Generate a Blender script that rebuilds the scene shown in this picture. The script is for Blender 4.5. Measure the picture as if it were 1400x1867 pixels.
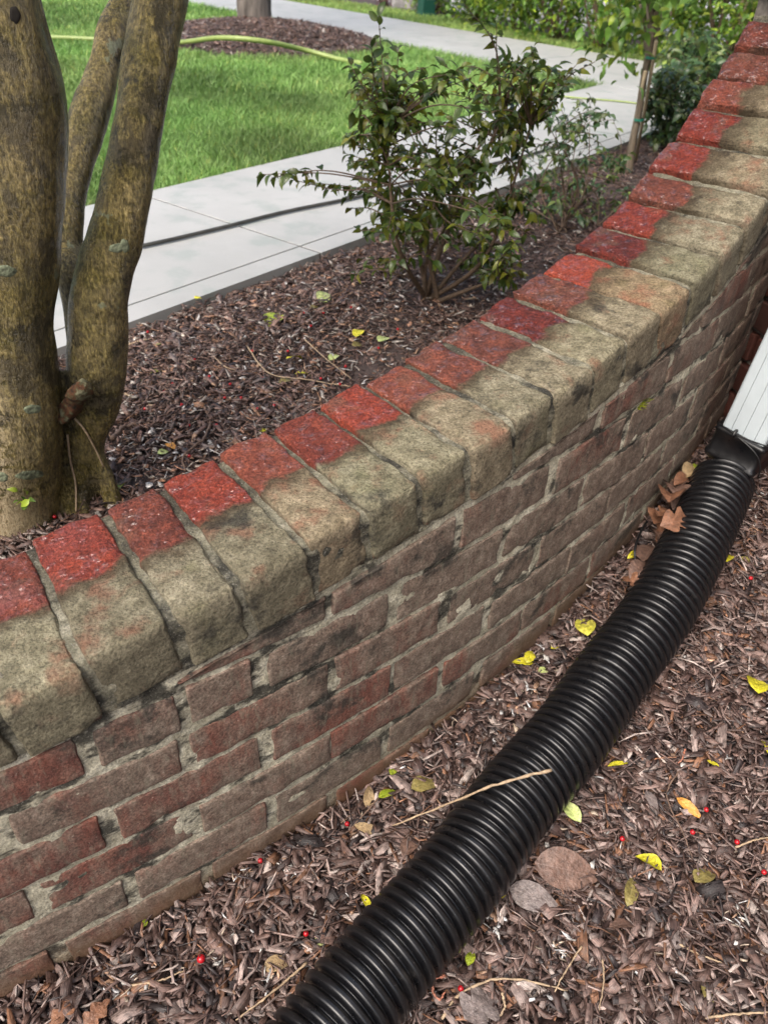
import bpy, math, random
import numpy as np
from mathutils import Matrix, Vector

# ------------------------------------------------------------------ camera, sky, sun, exposure
for o in list(bpy.data.objects): bpy.data.objects.remove(o)
SC = bpy.context.scene
COL = SC.collection
rng = np.random.default_rng(7)
random.seed(7)

FPX, PITCH, ROLL, CAMH = 1400.0, math.radians(37.5), math.radians(3.0), 0.96
FWD = np.array([0, math.cos(PITCH), -math.sin(PITCH)])
_r = np.array([1.0, 0, 0]); _u = np.cross(_r, FWD)
RIGHT = math.cos(ROLL) * _r + math.sin(ROLL) * _u
UP = -math.sin(ROLL) * _r + math.cos(ROLL) * _u
CAMP = np.array([0, 0, CAMH])
cam = bpy.data.cameras.new('camera')
camo = bpy.data.objects.new('camera', cam); COL.objects.link(camo)
M = Matrix(((RIGHT[0], UP[0], -FWD[0], 0), (RIGHT[1], UP[1], -FWD[1], 0), (RIGHT[2], UP[2], -FWD[2], CAMH), (0, 0, 0, 1)))
camo.matrix_world = M
cam.sensor_fit = 'VERTICAL'; cam.sensor_height = 9.8; cam.lens = FPX / 1867 * 9.8
cam.clip_start = 0.02; cam.clip_end = 500
cam.dof.use_dof = True; cam.dof.focus_distance = 0.95; cam.dof.aperture_fstop = 2.4
SC.camera = camo

SUN_EL, SUN_AZ = math.radians(52), math.radians(-145)     # azimuth measured from +Y towards +X
w = bpy.data.worlds.new('World'); SC.world = w; w.use_nodes = True
nt = w.node_tree; nt.nodes.clear()
sky = nt.nodes.new('ShaderNodeTexSky'); sky.sky_type = 'NISHITA'; sky.sun_disc = False
sky.sun_elevation = SUN_EL; sky.sun_rotation = SUN_AZ
sky.dust_density = 6.0; sky.air_density = 1.0; sky.ozone_density = 0.6
bg = nt.nodes.new('ShaderNodeBackground'); bg.inputs['Strength'].default_value = 0.12
wo = nt.nodes.new('ShaderNodeOutputWorld')
nt.links.new(sky.outputs[0], bg.inputs[0]); nt.links.new(bg.outputs[0], wo.inputs[0])
sl = bpy.data.lights.new('sun', 'SUN'); sl.energy = 1.3; sl.angle = math.radians(45); sl.color = (1, 0.985, 0.96)
so = bpy.data.objects.new('sun', sl); COL.objects.link(so)
sd = Vector((math.sin(SUN_AZ) * math.cos(SUN_EL), math.cos(SUN_AZ) * math.cos(SUN_EL), math.sin(SUN_EL)))
so.rotation_euler = sd.to_track_quat('Z', 'Y').to_euler(); so.location = (0, 0, 8)
SC.view_settings.view_transform = 'Standard'; SC.view_settings.look = 'None'
SC.view_settings.gamma = 1; SC.view_settings.use_curve_mapping = False
SC.view_settings.exposure = 1.12
SC.cycles.max_bounces = 6; SC.cycles.diffuse_bounces = 3; SC.cycles.glossy_bounces = 3; SC.cycles.transmission_bounces = 3; SC.cycles.transparent_max_bounces = 4

# ------------------------------------------------------------------ geometry of the place
CTR = np.array([-2.2867, 3.3776]); RAD = 3.5586       # the wall is an arc of a circle
def Spos(s, rho, z):
    a = np.asarray(s) / RAD
    return np.stack([CTR[0] + (RAD + rho) * np.cos(a), CTR[1] + (RAD + rho) * np.sin(a), np.asarray(z) + 0 * a], -1)
def s_of(x, y): return np.arctan2(np.asarray(y) - CTR[1], np.asarray(x) - CTR[0]) * RAD
def rho_of(x, y): return np.hypot(np.asarray(x) - CTR[0], np.asarray(y) - CTR[1]) - RAD
BED = 0.095
def smooth(t): t = np.clip(t, 0, 1); return t * t * (3 - 2 * t)
def g_front(s):
    s = np.asarray(s, float)
    return np.interp(s, [-6.5, -4.8, -3.5, -3.15, -2.9, -2.7, -2.45, -2.2, -2.0, -1.85, -1.72, 12.0], [BED, -0.055, -0.06, -0.045, -0.02, 0.015, 0.07, 0.12, 0.13, 0.13, BED, BED])
def gz(x, y):
    return np.where(rho_of(x, y) > -0.1, g_front(s_of(x, y)), BED)
def ray(px, py):
    u = (px - 700) / FPX; v = -(py - 933.5) / FPX
    return FWD + u * RIGHT + v * UP
def at_z(px, py, z):
    d = ray(px, py); return CAMP + d * ((z - CAMH) / d[2])
def at_y(px, py, Y):
    d = ray(px, py); return CAMP + d * (Y / d[1])
def at_ground(px, py):
    z = -0.05
    for _ in range(12):
        q = at_z(px, py, z); z = 0.5 * z + 0.5 * float(g_front(s_of(q[0], q[1])))
    q[2] = z; return q
def depth_of(p): return float((np.asarray(p) - CAMP) @ FWD)

# ------------------------------------------------------------------ numpy noise
def _hash(ix, iy, iz, seed):
    n = (ix.astype(np.int64) * 374761393 + iy.astype(np.int64) * 668265263 + iz.astype(np.int64) * 2147483647 + seed * 974634777) & 0xffffffff
    n = ((n ^ (n >> 13)) * 1274126177) & 0xffffffff
    n = ((n ^ (n >> 16)) * 2246822519) & 0xffffffff
    return ((n ^ (n >> 15)) & 0xffffff) / float(0xffffff)
def vn(p, freq, seed=0):
    q = np.asarray(p) * freq; i = np.floor(q); f = q - i; f = f * f * (3 - 2 * f); i = i.astype(np.int64)
    r = 0
    for dx in (0, 1):
        for dy in (0, 1):
            for dz in (0, 1):
                wgt = (f[..., 0] if dx else 1 - f[..., 0]) * (f[..., 1] if dy else 1 - f[..., 1]) * (f[..., 2] if dz else 1 - f[..., 2])
                r = r + wgt * _hash(i[..., 0] + dx, i[..., 1] + dy, i[..., 2] + dz, seed)
    return r * 2 - 1
def fbm(p, freq, oct=3, seed=0):
    r = 0; a = 1
    for k in range(oct): r = r + a * vn(p, freq * 2 ** k, seed + k * 17); a *= .5
    return r

# ------------------------------------------------------------------ object helpers
def mesh(name, V, F, smooth_=True, cols=None, tc=None):
    me = bpy.data.meshes.new(name)
    V = np.ascontiguousarray(V, np.float32)
    if isinstance(F, np.ndarray):
        n, k = F.shape
        me.vertices.add(len(V)); me.vertices.foreach_set('co', V.ravel())
        me.loops.add(n * k); me.loops.foreach_set('vertex_index', np.ascontiguousarray(F, np.int32).ravel())
        me.polygons.add(n); me.polygons.foreach_set('loop_start', np.arange(0, n * k, k, dtype=np.int32))
        me.update(calc_edges=True); me.validate()
    else:
        me.from_pydata([tuple(v) for v in V.tolist()], [], [tuple(f) for f in F]); me.update()
    if smooth_: me.polygons.foreach_set('use_smooth', np.ones(len(me.polygons), bool))
    if cols is not None:
        at = me.color_attributes.new('col', 'FLOAT_COLOR', 'POINT')
        c4 = np.ones((len(V), 4), np.float32); c4[:, :3] = cols; at.data.foreach_set('color', c4.ravel())
    if tc is not None: me.attributes.new('tc', 'FLOAT_VECTOR', 'POINT').data.foreach_set('vector', np.ascontiguousarray(tc, np.float32).ravel())
    return me
def obj(name, me, mat=None, parent=None, loc=None):
    o = bpy.data.objects.new(name, me); COL.objects.link(o)
    if mat is not None and me is not None and not me.materials: me.materials.append(mat)
    if loc is not None: o.location = loc
    if parent is not None: o.parent = parent
    return o
def cobj(name, V, F, mat, parent=None, sm=True, cols=None, origin=None):
    """mesh given in world coordinates; origin moved to its own base (or relative to the parent's origin)"""
    V = np.asarray(V, float)
    off = np.array(parent_world(parent)) if parent is not None else np.zeros(3)
    c = np.array([V[:, 0].mean(), V[:, 1].mean(), V[:, 2].min()]) if origin is None else np.asarray(origin, float)
    return obj(name, mesh(name, V - c, F, sm, cols), mat, parent, tuple(c - off))
def parent_world(o):
    v = Vector((0, 0, 0))
    while o is not None: v += o.location; o = o.parent
    return v
def empty(name, loc, label=None, cat=None, group=None):
    o = bpy.data.objects.new(name, None); COL.objects.link(o); o.location = tuple(loc); o.empty_display_size = .05
    if label: tag(o, label, cat, group)
    return o
def tag(o, label=None, cat=None, group=None, kind=None):
    if label: o['label'] = label
    if cat: o['category'] = cat
    if group: o['group'] = group
    if kind: o['kind'] = kind
    return o

# ------------------------------------------------------------------ material helpers
class NT:
    def __init__(s, name):
        s.m = bpy.data.materials.new(name); s.m.use_nodes = True; s.t = s.m.node_tree; s.t.nodes.clear()
        s.out = s.t.nodes.new('ShaderNodeOutputMaterial'); s.b = s.t.nodes.new('ShaderNodeBsdfPrincipled')
        s.t.links.new(s.b.outputs[0], s.out.inputs[0])
    def n(s, typ, **kw):
        nd = s.t.nodes.new('ShaderNode' + typ)
        for k, v in kw.items(): setattr(nd, k, v)
        return nd
    def set(s, sock, v):
        if isinstance(v, bpy.types.NodeSocket): s.t.links.new(v, sock)
        elif isinstance(v, (tuple, list)) and len(v) == 3 and sock.type == 'RGBA': sock.default_value = (*v, 1)
        else: sock.default_value = v
    def pos(s): return s.n('NewGeometry').outputs['Position']
    def objc(s): return s.n('TexCoord').outputs['Object']
    def rnd(s): return s.n('ObjectInfo').outputs['Random']
    def attr(s, nm='col'): return s.n('Attribute', attribute_name=nm).outputs['Color']
    def mapv(s, v, scale=(1, 1, 1), loc=(0, 0, 0)):
        m = s.n('Mapping'); s.set(m.inputs['Vector'], v); m.inputs['Scale'].default_value = scale; s.set(m.inputs['Location'], loc); return m.outputs[0]
    def noise(s, v, scale, detail=4, rough=.55, dist=0):
        m = s.n('TexNoise'); s.set(m.inputs['Vector'], v); m.inputs['Scale'].default_value = scale; m.inputs['Detail'].default_value = detail
        m.inputs['Roughness'].default_value = rough; m.inputs['Distortion'].default_value = dist; return m.outputs['Fac']
    def voro(s, v, scale, feature='F1'):
        m = s.n('TexVoronoi', feature=feature); s.set(m.inputs['Vector'], v); m.inputs['Scale'].default_value = scale; return m.outputs['Distance']
    def ramp(s, f, *stops):
        m = s.n('ValToRGB'); s.set(m.inputs[0], f); e = m.color_ramp.elements
        while len(e) < len(stops): e.new(.5)
        for k, (p, c) in enumerate(stops):
            e[k].position = p; e[k].color = (*c, 1) if isinstance(c, tuple) else (c, c, c, 1)
        return m.outputs[0]
    def mix(s, f, a, b, mode='MIX'):
        m = s.n('Mix', data_type='RGBA', blend_type=mode); s.set(m.inputs[0], f); s.set(m.inputs[6], a); s.set(m.inputs[7], b); return m.outputs[2]
    def math(s, op, a, b=0.0, clamp=False):
        m = s.n('Math', operation=op, use_clamp=clamp); s.set(m.inputs[0], a); s.set(m.inputs[1], b); return m.outputs[0]
    def step(s, x, lo, hi):
        m = s.n('MapRange', interpolation_type='SMOOTHSTEP'); s.set(m.inputs[0], x); s.set(m.inputs[1], lo); s.set(m.inputs[2], hi); return m.outputs[0]
    def bump(s, h, strength=.5, dist=.002, prev=None):
        m = s.n('Bump'); s.set(m.inputs['Height'], h); m.inputs['Strength'].default_value = strength; m.inputs['Distance'].default_value = dist
        if prev is not None: s.set(m.inputs['Normal'], prev)
        return m.outputs[0]
    def done(s, color=None, rough=None, normal=None, spec=None, **kw):
        if color is not None: s.set(s.b.inputs['Base Color'], color)
        if rough is not None: s.set(s.b.inputs['Roughness'], rough)
        if normal is not None: s.set(s.b.inputs['Normal'], normal)
        if spec is not None: s.set(s.b.inputs['Specular IOR Level'], spec)
        for k, v in kw.items(): s.set(s.b.inputs[k], v)
        return s.m
    def rho(s):
        p = s.pos(); v = s.n('VectorMath', operation='SUBTRACT'); s.set(v.inputs[0], p); v.inputs[1].default_value = (CTR[0], CTR[1], 0)
        m = s.n('VectorMath', operation='MULTIPLY'); s.t.links.new(v.outputs[0], m.inputs[0]); m.inputs[1].default_value = (1, 1, 0)
        l = s.n('VectorMath', operation='LENGTH'); s.t.links.new(m.outputs[0], l.inputs[0])
        return s.math('SUBTRACT', l.outputs['Value'], RAD)
def grime(t, c, p, amt=.8, lo=.56, hi=.68):
    """black mould stains in patches and streaks, the same field on bricks and mortar"""
    a = t.noise(t.mapv(p, (1, 1, 1.6), (7, 3, 5)), 9, 7, .66, .3); b = t.noise(t.mapv(p, (1, 1, .5), (1, 9, 4)), 34, 5, .7)
    f = t.math('ADD', t.math('MULTIPLY', a, .78), t.math('MULTIPLY', b, .24))
    return t.mix(t.math('MULTIPLY', t.step(f, lo, hi), amt), c, (.030, .029, .025))
def simple(name, c, rough=.6, nscale=40, amt=.35, bump_=.3, bdist=.001, spec=.5, stretch=(1, 1, 1), metallic=0):
    t = NT(name); v = t.mapv(t.objc(), stretch); n = t.noise(v, nscale, 5)
    lo = tuple(x * (1 - amt) for x in c); hi = tuple(min(1, x * (1 + amt)) for x in c)
    col = t.ramp(n, (.3, lo), (.7, hi))
    return t.done(col, rough, t.bump(n, bump_, bdist), spec, Metallic=metallic)

# --- wall brick
def m_wall_brick():
    t = NT('wall_brick'); p = t.pos(); r = t.rnd()
    base = t.ramp(r, (.0, (.09, .038, .031)), (.35, (.135, .048, .036)), (.6, (.10, .048, .04)), (.85, (.185, .05, .032)), (1., (.07, .038, .034)))
    n1 = t.noise(p, 30, 6, .62); base = t.mix(t.ramp(n1, (.38, 0.), (.62, 1.)), base, (.175, .068, .048))
    # grey-green film, in patches and streaks, more of it up the wall
    st = t.noise(t.mapv(p, (1, 1, .28)), 60, 6, .7)
    big = t.noise(p, 9, 4, .6)
    sep = t.n('SeparateXYZ'); t.set(sep.inputs[0], p)
    gx = t.step(sep.outputs['X'], -.45, .35)
    hz = t.math('ADD', t.math('MULTIPLY', gx, .15), t.math('MULTIPLY', t.math('SUBTRACT', r, .5), .26))
    f = t.math('ADD', t.math('ADD', t.math('MULTIPLY', st, .45), t.math('MULTIPLY', big, .7)), hz)
    film = t.ramp(t.noise(p, 70, 5), (.28, (.098, .079, .062)), (.5, (.165, .134, .104)), (.72, (.255, .214, .170)))
    c = t.mix(t.math('MULTIPLY', t.step(f, .39, .69), .85), base, film)
    c = grime(t, c, p, .85, .54, .63)
    sp = t.noise(p, 420, 2); c = t.mix(t.math('MULTIPLY', t.step(sp, .66, .74), .5), c, (.36, .33, .27))
    gr = t.noise(p, 330, 3, .7); c = t.mix(1.0, c, t.ramp(gr, (.33, .52), (.5, 1.0), (.68, 1.6)), 'MULTIPLY')
    c = t.mix(t.math('MULTIPLY', t.step(t.noise(t.mapv(p, (1, 1, .22), (2, 2, 2)), 120, 4, .7), .54, .66), .45), c, (.19, .175, .13))
    c = t.mix(t.math('MULTIPLY', t.step(t.math('ADD', t.attr(), t.math('MULTIPLY', t.noise(p, 18, 4), .5)), .72, 1.2), .7), c, (.13, .072, .036))
    h = t.math('ADD', t.noise(p, 260, 6, .7), t.math('MULTIPLY', t.noise(t.mapv(p, (1, 1, .5)), 90, 4), .8))
    return t.done(c, t.ramp(n1, (.3, .72), (.7, .92)), t.bump(h, .7, .0026), .3)
# --- cap brick: rain-wet strip at the back, dry mildewed front
def m_cap_brick():
    t = NT('cap_brick'); p = t.pos(); r = t.rnd(); rho = t.rho()
    sep = t.n('SeparateXYZ'); t.set(sep.inputs[0], p); X = sep.outputs['X']
    edge = t.math('ADD', rho, t.math('MULTIPLY', t.math('SUBTRACT', t.noise(p, 28, 4), .5), .050))
    edge = t.math('ADD', edge, t.math('MULTIPLY', t.math('SUBTRACT', r, .5), .028))
    edge = t.math('ADD', edge, t.math('MULTIPLY', t.step(X, -.1, .55), .022))
    dry = t.step(edge, -.102, -.091)
    n1 = t.noise(p, 45, 6, .65); n2 = t.noise(p, 14, 4, .6)
    red = t.ramp(t.math('ADD', t.math('MULTIPLY', r, .35), t.math('MULTIPLY', n1, .7)), (.25, (.05, .010, .008)), (.5, (.155, .024, .014)), (.75, (.27, .050, .026)))
    red = t.mix(t.math('MULTIPLY', t.step(n2, .52, .66), .6), red, (.13, .075, .05)); red = t.mix(t.math('MULTIPLY', t.step(t.math('FRACT', t.math('MULTIPLY', r, 7.3)), .55, .8), .55), red, t.ramp(n1, (.35, (.09, .04, .026)), (.65, (.22, .085, .05))))
    left = t.math('SUBTRACT', 1.0, t.step(X, -.40, -.25))
    pinkm = t.math('MULTIPLY', t.step(t.noise(p, 22, 5, .7), .47, .62), left)
    red = t.mix(t.math('MULTIPLY', pinkm, .45), red, (.22, .075, .075))
    red = t.mix(t.math('MULTIPLY', t.step(t.noise(p, 33, 5, .7), .60, .68), t.math('MULTIPLY', left, .8)), red, (.085, .08, .085))
    film = t.ramp(t.noise(p, 60, 6, .65), (.28, (.11, .096, .062)), (.5, (.22, .196, .132)), (.72, (.34, .306, .215)))
    pits = t.step(t.noise(p, 190, 4, .7), .62, .70); film = t.mix(t.math('MULTIPLY', pits, .6), film, (.09, .075, .045))
    rp = t.math('ADD', t.noise(p, 20, 5, .65), t.math('MULTIPLY', t.math('SUBTRACT', r, .5), .12))
    film = t.mix(t.math('MULTIPLY', t.step(rp, .53, .70), .75), film, (.235, .115, .075))
    film = t.mix(t.math('MULTIPLY', t.step(t.noise(p, 11, 4, .6), .55, .68), t.math('MULTIPLY', left, .75)), film, (.105, .10, .088))
    film = t.mix(t.math('MULTIPLY', t.step(t.noise(t.mapv(p, (1, 1, 1), (3, 1, 2)), 7, 3, .6), .56, .7), .6), film, (.15, .15, .07))
    # film on the vertical face is greyer
    nz = t.n('SeparateXYZ'); t.set(nz.inputs[0], t.n('NewGeometry').outputs['Normal'])
    face = t.step(nz.outputs['Z'], .75, .25)
    film = t.mix(t.math('MULTIPLY', face, .5), film, (.165, .145, .105))
    film = t.mix(1.0, film, t.ramp(t.math('FRACT', t.math('MULTIPLY', r, 5.7)), (0, (.72, .72, .70)), (.35, (1.0, 1.0, 1.0)), (.6, (1.12, .95, .86)), (.8, (.86, .9, .86)), (1, (1.1, 1.08, 1.05))), 'MULTIPLY')
    film = grime(t, film, p, .85, .53, .63)
    wornp = t.math('MULTIPLY', t.step(t.n('NewGeometry').outputs['Pointiness'], .535, .60), t.step(t.noise(p, 24, 4, .6), .50, .60)); film = t.mix(t.math('MULTIPLY', wornp, .75), film, (.24, .075, .06))
    damp = t.math('SUBTRACT', 1.0, t.step(edge, -.093, t.math('ADD', -.070, t.math('MULTIPLY', t.step(X, .05, .5), .035)))); dampn = t.math('MULTIPLY', damp, t.step(n1, .22, .5))
    film = t.mix(t.math('MULTIPLY', dampn, .85), film, (.06, .042, .024))
    gr = t.noise(p, 300, 4, .75); film = t.mix(1.0, film, t.ramp(gr, (.33, .45), (.5, 1.0), (.68, 1.45)), 'MULTIPLY'); red = t.mix(1.0, red, t.ramp(gr, (.33, .35), (.5, .9), (.68, 1.7)), 'MULTIPLY')
    c = t.mix(dry, red, film)
    h = t.math('ADD', t.noise(p, 230, 6, .72), t.math('MULTIPLY', t.noise(p, 75, 5, .65), 1.6))
    rough = t.mix(dry, t.ramp(t.noise(p, 160, 3), (.38, .35), (.62, .65)), (.88, .88, .88))
    wet = t.math('SUBTRACT', 1.0, dry); gl = t.bump(t.noise(p, 120, 2, .5), 1.0, .008)
    return t.done(c, rough, t.bump(h, 1.0, .0045), t.mix(dry, (.3,) * 3, (.25,) * 3), **{'Coat Weight': t.math('MULTIPLY', wet, t.step(t.noise(p, 75, 5, .7), .50, .58)), 'Coat Roughness': .06, 'Coat Normal': gl})
def m_mortar(cap=False):
    t = NT('cap_mortar' if cap else 'wall_mortar'); p = t.pos()
    n = t.noise(p, 55, 6, .7); big = t.noise(p, 10, 4, .6)
    c = t.ramp(n, (.30, (.13, .12, .085)), (.48, (.25, .235, .17)), (.66, (.42, .39, .30))) if cap else t.ramp(n, (.30, (.32, .295, .22)), (.48, (.54, .505, .385)), (.66, (.72, .685, .55)))
    c = t.mix(t.math('MULTIPLY', t.step(big, .48, .66), .4), c, (.24, .225, .15))
    dk = t.noise(t.mapv(p, (1, 1, 2.2)), 13, 5, .65)
    lo, hi = (.46, .60) if cap else (.51, .60)
    c = t.mix(t.math('MULTIPLY', t.step(dk, lo, hi), .9), c, (.032, .031, .027))
    c = grime(t, c, p, .88, .545, .615)
    if cap:
        wet = t.math('SUBTRACT', 1.0, t.step(t.rho(), -.11, -.09)); c = t.mix(t.math('MULTIPLY', wet, .55), c, (.10, .088, .062))
    if not cap: c = t.mix(t.math('MULTIPLY', t.step(t.math('ADD', t.attr(), t.math('MULTIPLY', t.noise(p, 18, 4), .5)), .72, 1.2), .75), c, (.15, .085, .042))
    gr = t.noise(p, 330, 4, .75); c = t.mix(1.0, c, t.ramp(gr, (.33, .5), (.5, 1.0), (.68, 1.4)), 'MULTIPLY')
    g = t.noise(p, 520, 3, .6); c = t.mix(t.math('MULTIPLY', t.step(g, .60, .70), .6), c, (.5, .48, .42))
    h = t.math('ADD', t.noise(p, 330, 5, .75), t.math('MULTIPLY', t.noise(p, 90, 4), 1.2))
    return t.done(c, .9, t.bump(h, 1.0, .005), .25)
def m_attr(name, rough=.6, spec=.5, amt=.3, nscale=150, trans=0, bump_=.4):
    t = NT(name); c = t.attr(); n = t.noise(t.pos(), nscale, 4)
    c = t.mix(1.0, c, t.ramp(n, (.3, 1 - amt), (.7, 1 + amt)), 'MULTIPLY')
    return t.done(c, rough, t.bump(n, bump_, .001), spec)
def m_chip():
    t = NT('mulch_chips'); c = t.attr(); tc = t.attr('tc'); g = t.noise(t.mapv(tc, (.10, 1, 1)), 700, 4, .65); b = t.noise(t.pos(), 130, 4, .6)
    c = t.mix(1.0, c, t.ramp(g, (.32, .40), (.5, .95), (.68, 1.55)), 'MULTIPLY'); c = t.mix(1.0, c, t.ramp(b, (.35, .55), (.6, 1.2)), 'MULTIPLY')
    return t.done(c, t.ramp(b, (.4, .26), (.6, .62)), t.bump(g, .8, .0015), .5)
def m_leafy(name, c, c2, rough=.35, spec=.5, trans=.15):
    t = NT(name); p = t.pos(); n = t.noise(p, 22, 3)
    col = t.mix(t.ramp(n, (.35, 0.), (.65, 1.)), c, c2)
    a = t.attr(); col = t.mix(1.0, col, a, 'MULTIPLY')
    t.done(col, rough, None, spec)
    tr = t.n('BsdfTranslucent'); t.set(tr.inputs[0], col); mx = t.n('MixShader'); mx.inputs[0].default_value = trans
    t.t.links.new(t.b.outputs[0], mx.inputs[1]); t.t.links.new(tr.outputs[0], mx.inputs[2]); t.t.links.new(mx.outputs[0], t.out.inputs[0])
    return t.m
def m_fallen(name, c, c2, spot, rough=.35, sscale=60):
    t = NT(name); p = t.objc(); n = t.noise(p, 40, 4)
    col = t.mix(t.ramp(n, (.35, 0.), (.65, 1.)), c, c2); col = t.mix(1.0, col, t.ramp(t.noise(t.pos(), 120, 5, .7), (.35, .55), (.65, 1.3)), 'MULTIPLY')
    col = t.mix(t.step(t.noise(t.mapv(p, (1, 1, 1), (5, 2, 1)), sscale, 4, .6), .60, .68), col, spot)
    sp = t.n('SeparateXYZ'); t.set(sp.inputs[0], p); ay = t.math('ABSOLUTE', sp.outputs['Y'])
    rib = t.math('SUBTRACT', 1.0, t.step(ay, .0003, .0009)); vx = t.math('SUBTRACT', sp.outputs['X'], ay)
    vein = t.math('MULTIPLY', t.step(t.math('SINE', t.math('MULTIPLY', vx, 900.0)), .86, 1.0), .5)
    col = t.mix(t.math('MULTIPLY', t.math('MAXIMUM', rib, vein), .4), col, tuple(min(1, x * 1.5 + .06) for x in c))
    return t.done(col, rough, t.bump(t.noise(p, 190, 4), .8, .003), .5)
def m_bark(name, mossy=True):
    t = NT(name); p = t.pos(); sep = t.n('SeparateXYZ'); t.set(sep.inputs[0], p)
    speck = t.noise(t.mapv(p, (1, 1, .42)), 250, 5, .75); grain = t.noise(t.mapv(p, (1, 1, .12)), 120, 4, .65)
    c = t.ramp(t.noise(p, 10, 5, .6), (.35, (.085, .072, .018)), (.5, (.15, .118, .036)), (.65, (.20, .155, .06)))
    c = t.mix(1.0, c, t.ramp(speck, (.36, .35), (.5, .95), (.62, 1.9)), 'MULTIPLY'); c = t.mix(1.0, c, t.ramp(grain, (.36, .6), (.6, 1.25)), 'MULTIPLY')
    dkp = t.noise(t.mapv(p, (1, 1, .7), (3, 1, 7)), 13, 7, .7); c = t.mix(t.math('MULTIPLY', t.step(dkp, .51, .58), .82), c, (.026, .022, .010))
    lp = t.noise(t.mapv(p, (.55, .55, 1.25), (1, 5, 2)), 17, 7, .72); lf = t.math('ADD', t.math('MULTIPLY', t.math('SUBTRACT', 1.0, t.step(sep.outputs['X'], -.63, -.55)), .85), .12)
    lm = t.math('MULTIPLY', t.step(t.math('ADD', t.math('MULTIPLY', lp, .72), t.math('MULTIPLY', speck, .30)), .475, .52), lf)
    c = t.mix(lm, c, t.ramp(speck, (.35, (.26, .20, .11)), (.65, (.56, .46, .30))))
    li = t.noise(t.mapv(p, (1, 1, 1), (9, 2, 4)), 11, 6, .62); c = t.mix(t.math('MULTIPLY', t.step(li, .645, .67), .7), c, (.20, .23, .15))
    h = t.math('ADD', t.math('ADD', speck, t.math('MULTIPLY', grain, .8)), t.math('MULTIPLY', dkp, -.8))
    return t.done(c, t.ramp(dkp, (.4, .34), (.6, .16)), t.bump(h, 1.0, .006), .5)
def m_concrete(name='walk_concrete'):
    t = NT(name); p = t.pos(); n = t.noise(p, 2.2, 5, .6); f = t.noise(p, 240, 4, .7)
    c = t.ramp(n, (.3, (.33, .335, .325)), (.7, (.41, .415, .405)))
    c = t.mix(t.math('MULTIPLY', t.step(f, .56, .66), .5), c, (.24, .24, .235))
    c = t.mix(t.math('MULTIPLY', t.step(t.noise(p, 7, 5, .6), .50, .66), .55), c, (.25, .29, .27))
    return t.done(c, .5, t.bump(f, .3, .001), .4)
MAT = dict(
    brick=m_wall_brick(), cap=m_cap_brick(), mortar=m_mortar(), capmortar=m_mortar(True),
    chips=m_chip(), soil=simple('mulch_soil', (.058, .040, .034), .8, 60, .5, .8, .008),
    pipe=None, grass=m_leafy('grass_blades', (.125, .27, .055), (.225, .375, .115), .5, .3, .3),
    lawn=simple('lawn_ground', (.07, .13, .03), .9, 30, .4, .5, .01),
    concrete=m_concrete(), bark=m_bark('mossy_bark'),
)
t = NT('black_plastic'); p = t.pos(); n = t.noise(p, 60, 4); d = t.noise(p, 400, 2)
c = t.mix(t.math('MULTIPLY', t.step(d, .69, .74), .35), (.0045, .0047, .0058), (.16, .16, .16))
c = t.mix(t.math('MULTIPLY', t.step(t.noise(p, 24, 6, .7), .58, .74), .25), c, (.045, .040, .036)); c = t.mix(t.math('MULTIPLY', t.step(t.noise(t.mapv(p, (1, 1, 1), (4, 4, 4)), 90, 5, .75), .66, .72), .4), c, (.10, .085, .07))
MAT['pipe'] = t.done(c, t.ramp(n, (.3, .25), (.7, .40)), t.bump(t.noise(p, 160, 3), .06, .001), .6)

# ------------------------------------------------------------------ mesh generators
_latt = {}
def lattice(nx, ny, nz):
    k = (nx, ny, nz)
    if k in _latt: return _latt[k]
    idx = {}; P = []; F = []
    def vid(i, j, l):
        q = (i, j, l)
        if q not in idx: idx[q] = len(P); P.append(q)
        return idx[q]
    for (a, b, c_, na, nb, nc) in ((0, 1, 2, nx, ny, nz), (1, 2, 0, ny, nz, nx), (2, 0, 1, nz, nx, ny)):
        for side in (0, nc - 1):
            for i in range(na - 1):
                for j in range(nb - 1):
                    q = []
                    for (di, dj) in ((0, 0), (1, 0), (1, 1), (0, 1)):
                        v = [0, 0, 0]; v[a] = i + di; v[b] = j + dj; v[c_] = side; q.append(vid(*v))
                    F.append(q if side else q[::-1])
    _latt[k] = (np.array(P), np.array(F, np.int32)); return _latt[k]
def axis_pts(h, r, step):
    n = max(2, int(round((2 * h - 2 * r) / step)))
    e = np.array([0, .35, .75]) * r
    return np.concatenate([-h + e, np.linspace(-h + r * 1.15, h - r * 1.15, n), (h - e)[::-1]])
def rbox(hx, hy, hz, r, step, seed, rough_=.0012, chip=.004, steps=None):
    """rounded, chipped, uneven block in local axes"""
    st = steps or (step,) * 3
    ax = [axis_pts(h, r, s) for h, s in zip((hx, hy, hz), st)]
    P, F = lattice(*[len(a) for a in ax])
    p = np.stack([ax[k][P[:, k]] for k in range(3)], -1)
    H = np.array([hx, hy, hz]); q = np.clip(p, -(H - r), H - r); d = p - q
    # bend flat-face offsets so normal is defined everywhere
    L = np.linalg.norm(d, axis=1, keepdims=True); nrm = d / np.maximum(L, 1e-9)
    p2 = q + nrm * r
    sd_ = np.array([seed * 1.37, seed * .71, seed * .29])
    ec = np.sort((H - np.abs(p)), axis=1)[:, 1]            # distance to nearest edge
    near = np.exp(-(ec / .006) ** 2)
    n1 = fbm(p + sd_, 75, 3, 3); n2 = fbm(p + sd_, 38, 2, 9)
    disp = rough_ * n1 - near * chip * np.clip(n2 + .25, 0, 1.2)
    return p2 + nrm * disp[:, None], F

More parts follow.
